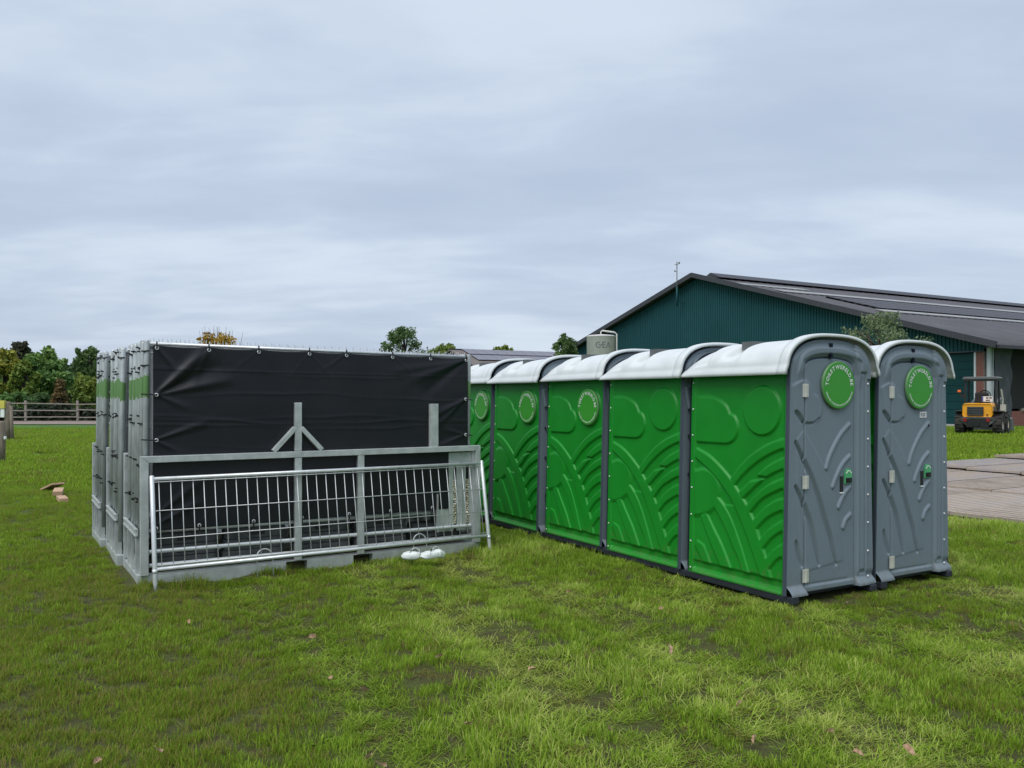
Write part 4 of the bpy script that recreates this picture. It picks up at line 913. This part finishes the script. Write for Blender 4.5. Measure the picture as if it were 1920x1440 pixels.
    for k in range(14):
        x_ = .22 + k * 4.4; ob('side_post', MB().box((x_, -.12, 2.25), (.16, .16, 3.95)).box((x_ + .22, -.15, 2.25), (.05, .10, 3.95)).mesh('side_post', 'whitepost'), r)
    for k in range(13):
        X, Z = np.meshgrid(np.linspace(.55 + 4.4 * k, 2.05 + 4.4 * k, 24), np.linspace(.45, 4.2, 40)); Y = -.20 + .05 * np.sin(9 * X + 2.5 * Z) * np.sin(2 * Z + k) + .03 * np.sin(4 * Z - 6 * X)
        ob('windbreak_curtain', grid_mesh('windbreak_curtain', np.stack([X, Y, Z], -1), 'curtain'), r)
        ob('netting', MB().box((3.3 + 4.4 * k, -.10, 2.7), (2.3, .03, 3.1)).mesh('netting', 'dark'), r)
    # far gable and rear wall so the barn is closed
    m = MB().prism([(BL - .3, .1, .3), (BL - .3, 2 * BT - .1, .3), (BL - .3, 2 * BT - .1, EZ - .1), (BL - .3, BT, AZ - .1), (BL - .3, .1, EZ - .1)], (.2, 0, 0)); ob('rear_gable', m.mesh('rear_gable', 'clad'), r)
    ob('rear_wall', MB().box((BL / 2, 2 * BT - .1, 2.2), (BL - .8, .2, 4.2)).mesh('rear_wall', 'clad'), r)
    # mast on the gable
    x, y = BC + BT * V * 1.055; mz = 9.0
    t_ = BT * 1.065
    a = thing('weather_mast', 'thin weather mast standing on the barn gable by the ridge', 'mast', (float(BC[0] + t_ * V[0] - .75 * U[0]), float(BC[1] + t_ * V[1] - .75 * U[1]), 8.5), YAW)
    ob('pole', MB().tube([(0, 0, 0), (0, 0, 3.0)], .035, 8).mesh('pole', 'machine_grey', True), a); ob('bracket', MB().box((.3, 0, .1), (.6, .08, .08)).mesh('bracket', 'clad'), a); ob('sleeve', MB().tube([(0, 0, -.2), (0, 0, 1.2)], .07, 8).mesh('sleeve', 'clad', True), a)
    ob('wind_vane', MB().tube([(-.05, -.25, 2.8), (-.05, .2, 2.8)], .022, 6).box((-.05, -.3, 2.86), (.02, .15, .14)).mesh('wind_vane', 'machine_grey'), a); ob('sensor', MB().lathe([(0, 2.5), (.05, 2.5), (.05, 2.6), (0, 2.62)], 8, 'z', (0, .22, -.2)).tube([(0, 0, 2.3), (0, .22, 2.3)], .018, 6).mesh('sensor', 'machine_grey'), a)
barn()

def silo():
    c = px(1127, 640, 61); r = thing('feed_silo', 'cream silo with dark GEA lettering standing before the barn gable', 'silo', (c[0], c[1], GZ), 0)
    rad = 1.05; H = 5.95 - .1
    ob('tank', MB().lathe([(.25, .5), (rad, 1.7), (rad, H), (rad + .02, H + .02), (rad + .02, H + .06), (rad * .9, H + .12), (0, H + .22)], 40).mesh('tank', 'silo', True), r)
    for a in range(4): ob('leg', MB().box((rad * .8 * math.cos(a * 1.571 + .8), rad * .8 * math.sin(a * 1.571 + .8), .9), (.1, .1, 1.8)).mesh('leg', 'galv'), r)
    # lettering wrapped on the drum; angles centred on the camera-facing side
    f0 = math.atan2(-c[1], -c[0]); strokes = []
    g = [(-.36 + .17 * math.cos(a), .17 * math.sin(a)) for a in np.linspace(R(50), R(330), 14)]; strokes.append(g)
    strokes += [[(-.38, .0), (.10, .0)], [(-.05, .17), (.13, .17)], [(-.05, -.17), (.13, -.17)], [(-.05, .17), (-.05, .05)], [(-.05, -.05), (-.05, -.17)], [(.22, -.18), (.36, .18), (.50, -.18)]]
    m = MB()
    for st_ in strokes:
        P = []
        for i in range(len(st_) - 1):
            for k in range(6): q = k / 6; P.append((st_[i][0] * (1 - q) + st_[i + 1][0] * q, st_[i][1] * (1 - q) + st_[i + 1][1] * q))
        P.append(st_[-1]); m.tube([((rad + .004) * math.cos(f0 + .16 + (x_ + .0) * 1.0 / rad), (rad + .004) * math.sin(f0 + .16 + x_ / rad), H - .62 + z_ * 1.15) for x_, z_ in P], .026, 6)
    kind(ob('lettering', m.mesh('lettering', 'silo_ink', True), r), 'stuff')
    ob('fill_pipe', MB().tube([(-.05, -.35, H + .05), (-.05, -.35, H + .35), (.05, -.37, H + .45), (.9, -.5, H + .32), (1.08, -.5, H + .2), (1.10, -.5, .3)], .06, 8).mesh('fill_pipe', 'pvc', True), r)
silo()

def far_building():
    a = np.array(px(850, 657, 78)); r = thing('low_farm_building', 'low farm building with rows of solar panels on its pale roof', 'building', (float(a[0]), float(a[1]), 0), YAW)
    Ln, w, rz, ez = 17., 6.5, float(a[2]), 4.0
    ob('wall', MB().prism([(0, -w, .2), (0, w, .2), (0, w, ez), (0, 0, rz - .1), (0, -w, ez)], (Ln, 0, 0)).mesh('wall', 'brick'), r)
    for sg in (-1, 1): ob('roof', MB().beam((Ln / 2, sg * (w + .4) , ez - .1), (Ln / 2, 0, rz + .02), Ln + .8, .12, (0, 0, 1)).mesh('roof', 'tan_roof'), r)
    sl = math.atan2(rz - ez, w); pmn = pm('pale_solar', (.17, .165, .20), .35, 0, var=.12, scale=.8); me = MB().box((0, 0, 0), (1.02, 1.62, .05), Matrix.Rotation(sl, 3, 'X')).mesh('solar_panel', pmn)
    for t_ in (-1.0, -2.85):
        for k in range(15): ob('solar_panel', me, r, (1.3 + k * 1.05, t_, rz + t_ * math.tan(sl) + .20))
    ob('ridge', MB().box((Ln / 2, 0, rz + .12), (Ln + .8, .3, .08)).mesh('ridge', 'fascia'), r)
far_building()

# ------------------------------------------------------------------ wheel loader
def loader():
    cx, cy = 17.85, 31.6; z0 = float(ground_z(cx, cy)) + .0
    r = thing('wheel_loader', 'small orange-yellow wheel loader parked before the barn, seen from behind', 'wheel loader', (cx, cy, z0), R(-38))
    def P(n, m, mat, p=r, b=.0, sm=False):
        o = ob(n, fix_normals(m.mesh(n, mat, sm)), p)
        if b: bevel(o, b, 3)
        return o
    # local: +y forward (away), x right, rear face near y = -1.0
    hood = MB(); sec = [(-.46, .72), (-.50, .80), (-.49, 1.12), (-.44, 1.19), (.44, 1.19), (.49, 1.12), (.50, .80), (.46, .72)]
    n = len(sec); rows = [(-1.02, .96, 0), (-1.06, .985, 0), (-1.0, 1.0, .02), (-.55, 1.0, .035), (-.15, 1.0, .04)]; V_ = []
    for y_, k, dz in rows: V_ += [(x_ * k, y_, z_ * (1 if z_ < 1 else 1) + (dz if z_ > 1 else 0)) for x_, z_ in sec]
    F = [(i * n + j, i * n + (j + 1) % n, (i + 1) * n + (j + 1) % n, (i + 1) * n + j) for i in range(len(rows) - 1) for j in range(n)] + [tuple(range(n)), tuple((len(rows) - 1) * n + j for j in range(n))]
    h = P('engine_hood', hood.add(V_, F), 'orange', r, .02); P('rear_grille', MB().box((-.06, -1.06, .93), (.54, .03, .33)), 'glass_dark', h, .02)
    for k in range(5): P('grille_bar', MB().box((-.06, -1.08, .80 + k * .065), (.50, .012, .012)), 'machine_grey', h)
    P('side_grille', MB().box((.50, -.55, .96), (.02, .42, .26)), 'glass_dark', h); P('hood_catch', MB().box((.33, -1.065, .80), (.05, .02, .05)), 'black', h)
    P('counterweight', MB().prism([(-.52, -1.08, .70), (.52, -1.08, .70), (.55, -.98, .55), (.40, -1.02, .42), (-.40, -1.02, .42), (-.55, -.98, .55)], (0, .5, 0)), 'machine_grey', r, .02)
    for sx in (-.40, .36): P('tail_light', MB().box((sx, -1.095, .60), (.13, .03, .12)), 'red', r, .01)
    P('chassis', MB().box((0, -.3, .50), (.75, 1.5, .35)).box((0, .9, .50), (.6, .8, .35)), 'black', r, .02)
    P('tow_pin', MB().box((-.02, -1.05, .44), (.18, .12, .14)), 'black', r)
    for sx in (-1, 1):
        for y_ in (-.55, .85):
            w = MB(); w.lathe([(.20, -.15), (.36, -.16), (.42, -.13), (.435, -.06), (.435, .06), (.42, .13), (.36, .16), (.20, .15)], 28, 'x')
            for k in range(22):
                a = 2 * math.pi * k / 22; w.box((sx * .07 * (1 if k % 2 else -1), .438 * math.cos(a), .438 * math.sin(a)), (.16, .055, .035), Matrix.Rotation(a, 3, 'X'))
            o = P('tyre', w, 'tyre'); o.location = (sx * .62, y_, .455)
            P('rim', MB().lathe([(0, sx * .06), (.10, sx * .07), (.13, sx * .03), (.22, sx * .10), (.24, sx * .14)], 24, 'x'), 'rim', o)
    P('fender', MB().box((-.62, -.55, .93), (.30, .8, .03)).box((.62, -.55, .93), (.30, .8, .03)), 'black', r, .01)
    P('platform', MB().box((0, .15, .95), (1.0, .7, .5)), 'black', r, .02)
    for sx in (-.52, .50):
        P('roof_post', MB().beam((sx, -.30, 1.10), (sx * .98, -.26, 2.12), .06, .08, (0, 1, 0)), 'black'); P('roof_post', MB().beam((sx, .55, 1.0), (sx * .98, .45, 2.12), .05, .06, (0, 1, 0)), 'black')
    P('canopy', MB().prism([(-.58, -.36, 2.12), (.58, -.36, 2.12), (.62, -.36, 2.17), (.54, -.36, 2.22), (-.54, -.36, 2.22), (-.62, -.36, 2.17)], (0, 1.0, 0)), 'machine_grey', r, .02)
    P('canopy_frame', MB().box((0, .1, 2.09), (1.12, .94, .05)), 'black')
    P('seat_back', MB().box((.0, -.02, 1.42), (.46, .12, .42)), 'black', r, .05); P('seat', MB().box((0, .15, 1.26), (.48, .45, .12)), 'black', r, .04); P('steering_wheel', MB().tube([(.2 * math.cos(a), .55 + .06 * math.sin(a), 1.52 + .19 * math.sin(a)) for a in np.linspace(0, 6.283, 16, endpoint=False)], .02, 6, closed=True), 'black')
    pl = P('number_plate', MB().box((.20, -.16, 1.38), (.36, .02, .20)), 'label'); P('plate_band', MB().box((.045, -.173, 1.38), (.05, .006, .19)), pm('plate_blue', (.05, .08, .3), .5), pl)
    P('plate_mark', MB().box((.20, -.173, 1.42), (.08, .005, .06)).box((.31, -.173, 1.42), (.08, .005, .06)).box((.22, -.173, 1.33), (.14, .005, .05)), 'machine_grey', pl)
    P('mirror_arm', MB().tube([(-.52, -.25, 1.5), (-.68, -.3, 1.48), (-.70, -.3, 1.62)], .02, 6).box((-.60, -.28, 1.50), (.10, .06, .14)), 'black'); P('indicator_lamp', MB().box((-.72, -.3, 1.68), (.11, .08, .09)), 'amber', r, .015)
    P('loader_arm', MB().beam((.42, .5, 1.15), (.42, 1.5, 1.35), .10, .18).beam((.42, 1.5, 1.35), (.42, 2.1, .6), .10, .18).beam((-.42, .5, 1.15), (-.42, 1.5, 1.35), .10, .18).beam((-.42, 1.5, 1.35), (-.42, 2.1, .6), .10, .18), 'machine_grey')
    P('hydraulic_block', MB().tube([(.60, .25, 1.75), (.64, .35, 1.35), (.62, .4, 1.0)], .03, 6).box((.66, .3, 1.05), (.16, .3, .25)).box((.74, .25, 1.0), (.04, .06, .2)), 'rim'); P('bucket', MB().prism([(-.75, 1.9, .15), (-.75, 2.6, .12), (-.75, 2.1, .65), (-.75, 1.85, .6)], (1.5, 0, 0)), 'machine_grey')
loader()

# ------------------------------------------------------------------ paddock fence, path, posts
def path_strip():
    P = []
    for q in np.linspace(0, 1, 40): x = -60 + 52 * q; y = 45.5 + 4.2 * q; P.append((x, y))
    V_ = []; F = []
    for i, (x, y) in enumerate(P):
        w = 1.4 + .3 * math.sin(i * .9); V_ += [(x, y - w - 3.2, .30 + .012), (x, y + 2.4, .30 + .012)]
        if i: F.append((2 * i - 2, 2 * i, 2 * i + 1, 2 * i - 1))
    kind(ob('sand_path', MB().add(V_, F).mesh('sand_path', 'sand')), 'structure')
path_strip()
def paddock_fence():
    a = Vector((-46., 47.2, .3)); b = Vector((-14, 50.2, .3)); n = 11
    r = thing('paddock_fence', 'weathered wooden post and rail fence at the edge of the pasture', 'fence', a, 0); d = b - a
    for i in range(n + 1):
        p = d * (i / n); ob('post', MB().box((0, 0, 0), (.11, .11, 1.30)).mesh('post', 'rail'), r, (p.x, p.y, .60), (0, random.uniform(-.03, .03), 0))
        if i < n:
            q = d * ((i + 1) / n)
            for z in (.28, .68, 1.05): ob('rail', MB().beam(p + Vector((0, -.08, z + random.uniform(-.04, .04))), q + Vector((0, -.08, z + random.uniform(-.04, .04))), .04, .06).mesh('rail', 'rail'), r)
paddock_fence()
def low_hedge():
    rg = np.random.default_rng(21); n = 9000; q = rg.uniform(0, 1, n); x = -50 + 40 * q; y = 48.9 + 3.7 * q + rg.normal(0, .35, n); z = .3 + rg.uniform(0, 1, n) ** .8 * (.82 + .14 * np.sin(q * 60) + .1 * np.sin(q * 171))
    P = np.stack([x, y, z], -1) - np.array([-30, 51, .3]); t1 = rg.normal(size=(n, 3)); t1 /= np.linalg.norm(t1, axis=1)[:, None]; t2 = np.cross(t1, rg.normal(size=(n, 3))); t2 /= np.linalg.norm(t2, axis=1)[:, None]; sz = rg.uniform(.08, .2, n)[:, None]
    V_ = np.stack([P - t1 * sz, P + t2 * sz * .6, P + t1 * sz, P - t2 * sz * .6], 1).reshape(-1, 3); me = bpy.data.meshes.new('foliage'); me.from_pydata(V_.tolist(), [], np.arange(4 * n).reshape(n, 4).tolist()); me.materials.append(MT['fol_hedge'])
    r = thing('low_hedge', 'low dark hedge running behind the wooden paddock fence', 'hedge', (-30, 51, .3), 0); ob('foliage', me, r)
    ob('stems', MB().box((0, -.2, .25), (40, .08, .5), Matrix.Rotation(math.atan2(3.7, 40), 3, 'Z')).mesh('stems', 'bark'), r)
low_hedge()
def wooden_posts():
    for (a, b, h, rad, lab, box) in ((14, 842, 1.36, .11, 'weathered round fence post with a yellow and white box at the left edge', True), (1, 880, 1.05, .10, 'nearest dark wooden post cut off by the left edge', False)):
        D = FPX * 1.68 / (b - HORIZON); x = (a - 960) / FPX * D
        r = thing('wooden_post', lab, 'fence post', (x, D, float(ground_z(x, D)) - .05), 0, 'pasture posts at the left edge')
        ob('shaft', MB().tube([(0, 0, 0), (.01, 0, h * .5), (.0, 0, h * .97), (0, 0, h)], [rad, rad * .95, rad * .9, rad * .7], 10).mesh('shaft', 'wood', True), r)
        if box:
            bevel(ob('energiser_box', MB().box((-.13, -.12, h - .1), (.26, .12, .26)).mesh('energiser_box', 'yellow'), r), .01)
            ob('white_sleeve', MB().box((-.08, -.13, h - .36), (.12, .05, .30)).mesh('white_sleeve', 'letter'), r); ob('black_cover', MB().lathe([(0, -.25), (.13, -.22), (.17, 0), (.12, .2), (0, .24)], 12, 'z', (-.34, -.05, h - .30)).mesh('black_cover', 'black', True), r)
            ob('second_stake', MB().tube([(.16, 0, 0), (.10, 0, h * .9)], .06, 8).mesh('second_stake', 'wood', True), r)
        ob('insulator', MB().lathe([(0, 0), (.03, .0), (.03, .06), (0, .07)], 8, 'z', (rad + .02, -.02, h * .6)).mesh('insulator', 'letter'), r)
wooden_posts()

# ------------------------------------------------------------------ trees
def tree(label, pxc, py_top, D, wpx, mat, base_h=.25, seed=0, leaf=.16, n=5200, name='broadleaf_tree', group=None, dens=1., squash=1., spiky=0., dep=None, twigs=False, gz=None):
    rg = np.random.default_rng(seed + 50); x = (pxc - 960) / FPX * D; top = CAM_H + (HORIZON - py_top) / FPX * D; w = wpx / FPX * D / 2; gz = GZ if gz is None else gz
    H = top - gz; r = thing(name, label, 'tree' if 'bush' not in name else 'bush', (x, D, gz), rg.uniform(0, 6.3), group)
    ch = H * (1 - base_h); c0 = np.array([0, 0, H * base_h + ch * .5])
    # limbs
    m = MB(); tr = max(.05, H * .022); m.tube([(0, 0, -.1), (.03 * H * .3, 0, H * .3), (0, .02 * H, H * .6), (0, 0, H * .9)], [tr * 1.3, tr, tr * .7, tr * .15], 8)
    K = 44; cl = []
    for k in range(K):
        a = rg.uniform(0, 2 * math.pi); zz = rg.uniform(-1, 1); prof = (1 - abs(zz) ** 2.2) ** .5 if not spiky else (1 - zz) / 2 * .95 + .08
        rr = (.35 + .65 * rg.uniform() ** .6) * prof; cl.append((np.array([rr * math.cos(a) * w * .84, rr * math.sin(a) * w * .84, zz * ch * .42 * squash]) + c0, rg.uniform(.16, .34)))
    for k in range(14):                # stray sprays that break the outline
        c, _ = cl[rg.integers(0, K)]; q = c - c0; cl.append((c0 + q * rg.uniform(1.12, 1.35) + np.array([0, 0, rg.uniform(-.02, .05) * H]), rg.uniform(.07, .15)))
    for c, _ in cl[:16] + cl[K:]:
        z0 = min(max(c[2] - .35 * H * rg.uniform(.4, 1), H * .12), H * .8); m.tube([(0, 0, z0), tuple(c * np.array([.55, .55, 1]) + np.array([0, 0, -.04 * H])), tuple(c)], [tr * .5, tr * .3, tr * .08], 5)
    ob('trunk', m.mesh('trunk', 'bark', True), r)
    n = int(n * dens); wts = np.array([q ** 1.6 for _, q in cl]); ci = rg.choice(len(cl), n, p=wts / wts.sum()); C = np.array([c for c, _ in cl])[ci]; S = np.array([s for _, s in cl])[ci]
    dv = rg.normal(size=(n, 3)); dv /= np.linalg.norm(dv, axis=1)[:, None]; rad = rg.uniform(size=n) ** .45
    Pn = C + dv * (rad * S)[:, None] * np.array([w * 1.05, w * 1.05, min(w, ch * .5) * 1.0])
    Pn[:, 2] = np.clip(Pn[:, 2], H * base_h * .6, H * 1.0)
    t1 = rg.normal(size=(n, 3)); t1 /= np.linalg.norm(t1, axis=1)[:, None]; t2 = np.cross(t1, rg.normal(size=(n, 3))); t2 /= np.linalg.norm(t2, axis=1)[:, None]
    sz = leaf * rg.uniform(.55, 1.35, n)[:, None]; A = Pn - t1 * sz; B = Pn + t1 * sz; Cc = Pn + t2 * sz * .55; Dd = Pn - t2 * sz * .55
    V_ = np.stack([A, Cc, B, Dd], 1).reshape(-1, 3); q = np.arange(4 * n).reshape(n, 4)
    me = bpy.data.meshes.new('crown'); me.from_pydata(V_.tolist(), [], q.tolist()); me.materials.append(MT[mat]); me.update(); ob('crown', me, r)
    if twigs:
        tm = MB()
        for _ in range(26): a = rg.uniform(0, 6.28); q_ = rg.uniform(0, 1) * w; tm.tube([(q_ * math.cos(a), q_ * math.sin(a), H * .8), (q_ * 1.15 * math.cos(a), q_ * 1.15 * math.sin(a), H * rg.uniform(1.0, 1.08))], [.02, .008], 4)
        ob('twigs', tm.mesh('twigs', 'bark'), r)
    return r
GL = 'trees along the left treeline'
tree('tall dark brownish tree rising behind the left treeline', 38, 643, 88, 62, 'fol_brown', .3, 1, .28, 3800, group=GL)
tree('yellowing round tree at the far left edge of the treeline', 8, 654, 62, 84, 'fol_yellow', .18, 2, .17, 6000, group=GL)
tree('big green tree in the middle of the left treeline', 88, 650, 64, 96, 'fol_green', .05, 3, .17, 8500, group=GL)
tree('dark green tree just left of the racks', 172, 646, 68, 76, 'fol_dark', .05, 4, .17, 7000, group=GL)
tree('light green tree between the yellow and the big green tree', 48, 672, 60, 54, 'fol_olive', .1, 5, .15, 4500, group=GL)
tree('small rusty orange tree before the left treeline', 113, 709, 52, 46, 'fol_rust', .02, 6, .10, 2800, group=GL, spiky=1)
tree('olive bush beside the rusty tree at the racks', 160, 700, 54, 56, 'fol_olive', .0, 7, .13, 4000, 'round_bush', group=GL)
tree('dark hedge tree filling the gap behind the rusty tree', 126, 676, 76, 90, 'fol_dark', .0, 8, .2, 5200, group=GL)
tree('low green bush under the yellowing tree', 30, 735, 58, 70, 'fol_green', .0, 9, .13, 2600, 'round_bush', group=GL)
tree('low dark bush under the big green tree', 80, 738, 58, 62, 'fol_dark', .0, 10, .13, 2600, 'round_bush', group=GL)
tree('dark green tree cut by the left edge of the picture', -45, 660, 66, 90, 'fol_green', .05, 11, .18, 4200, group=GL)
tree('autumn yellow tree with bare twigs showing over the black tarpaulin', 408, 624, 62, 84, 'fol_autumn', .58, 12, .12, 2600, dens=1, twigs=True)
tree('round dark green tree showing over the right end of the tarpaulin', 759, 614, 70, 96, 'fol_dark', .47, 13, .12, 4300)
tree('small green tree behind the low farm building roof, beside the round tree', 836, 645, 92, 66, 'fol_olive', .5, 14, .2, 2600)
tree('green tree top behind the solar panel roof', 942, 649, 104, 56, 'fol_olive', .6, 15, .2, 2600)
tree('upright green tree at the left foot of the barn gable', 1060, 627, 58, 62, 'fol_dark', .5, 16, .10, 3600, spiky=.0)
tree('wispy grey-green tree standing before the barn gable, behind the nearest toilets', 1650, 586, 37, 165, 'fol_willow', .34, 17, .065, 4600)
def distant_wood():
    rg = np.random.default_rng(5); V_ = []; F = []; n = 26000
    th = rg.uniform(-math.pi, math.pi, n); Dd = rg.uniform(190, 230, n); hmax = 7 + 2.2 * np.sin(th * 23) + 1.6 * np.sin(th * 57 + 1) + 1.2 * np.sin(th * 131)
    z = .2 + hmax * rg.uniform(0, 1, n) ** .8; P = np.stack([Dd * np.sin(th), Dd * np.cos(th), z], -1)
    t1 = rg.normal(size=(n, 3)); t1 /= np.linalg.norm(t1, axis=1)[:, None]; t2 = np.cross(t1, rg.normal(size=(n, 3))); t2 /= np.linalg.norm(t2, axis=1)[:, None]; s = rg.uniform(1., 2.2, n)[:, None]
    V_ = np.stack([P - t1 * s, P + t2 * s * .7, P + t1 * s, P - t2 * s * .7], 1).reshape(-1, 3)
    me = bpy.data.meshes.new('distant_wood'); me.from_pydata(V_.tolist(), [], np.arange(4 * n).reshape(n, 4).tolist()); me.materials.append(MT['fol_dark']); o = kind(ob('distant_wood', me), 'stuff'); o['label'] = 'distant dark wood along the horizon'
distant_wood()
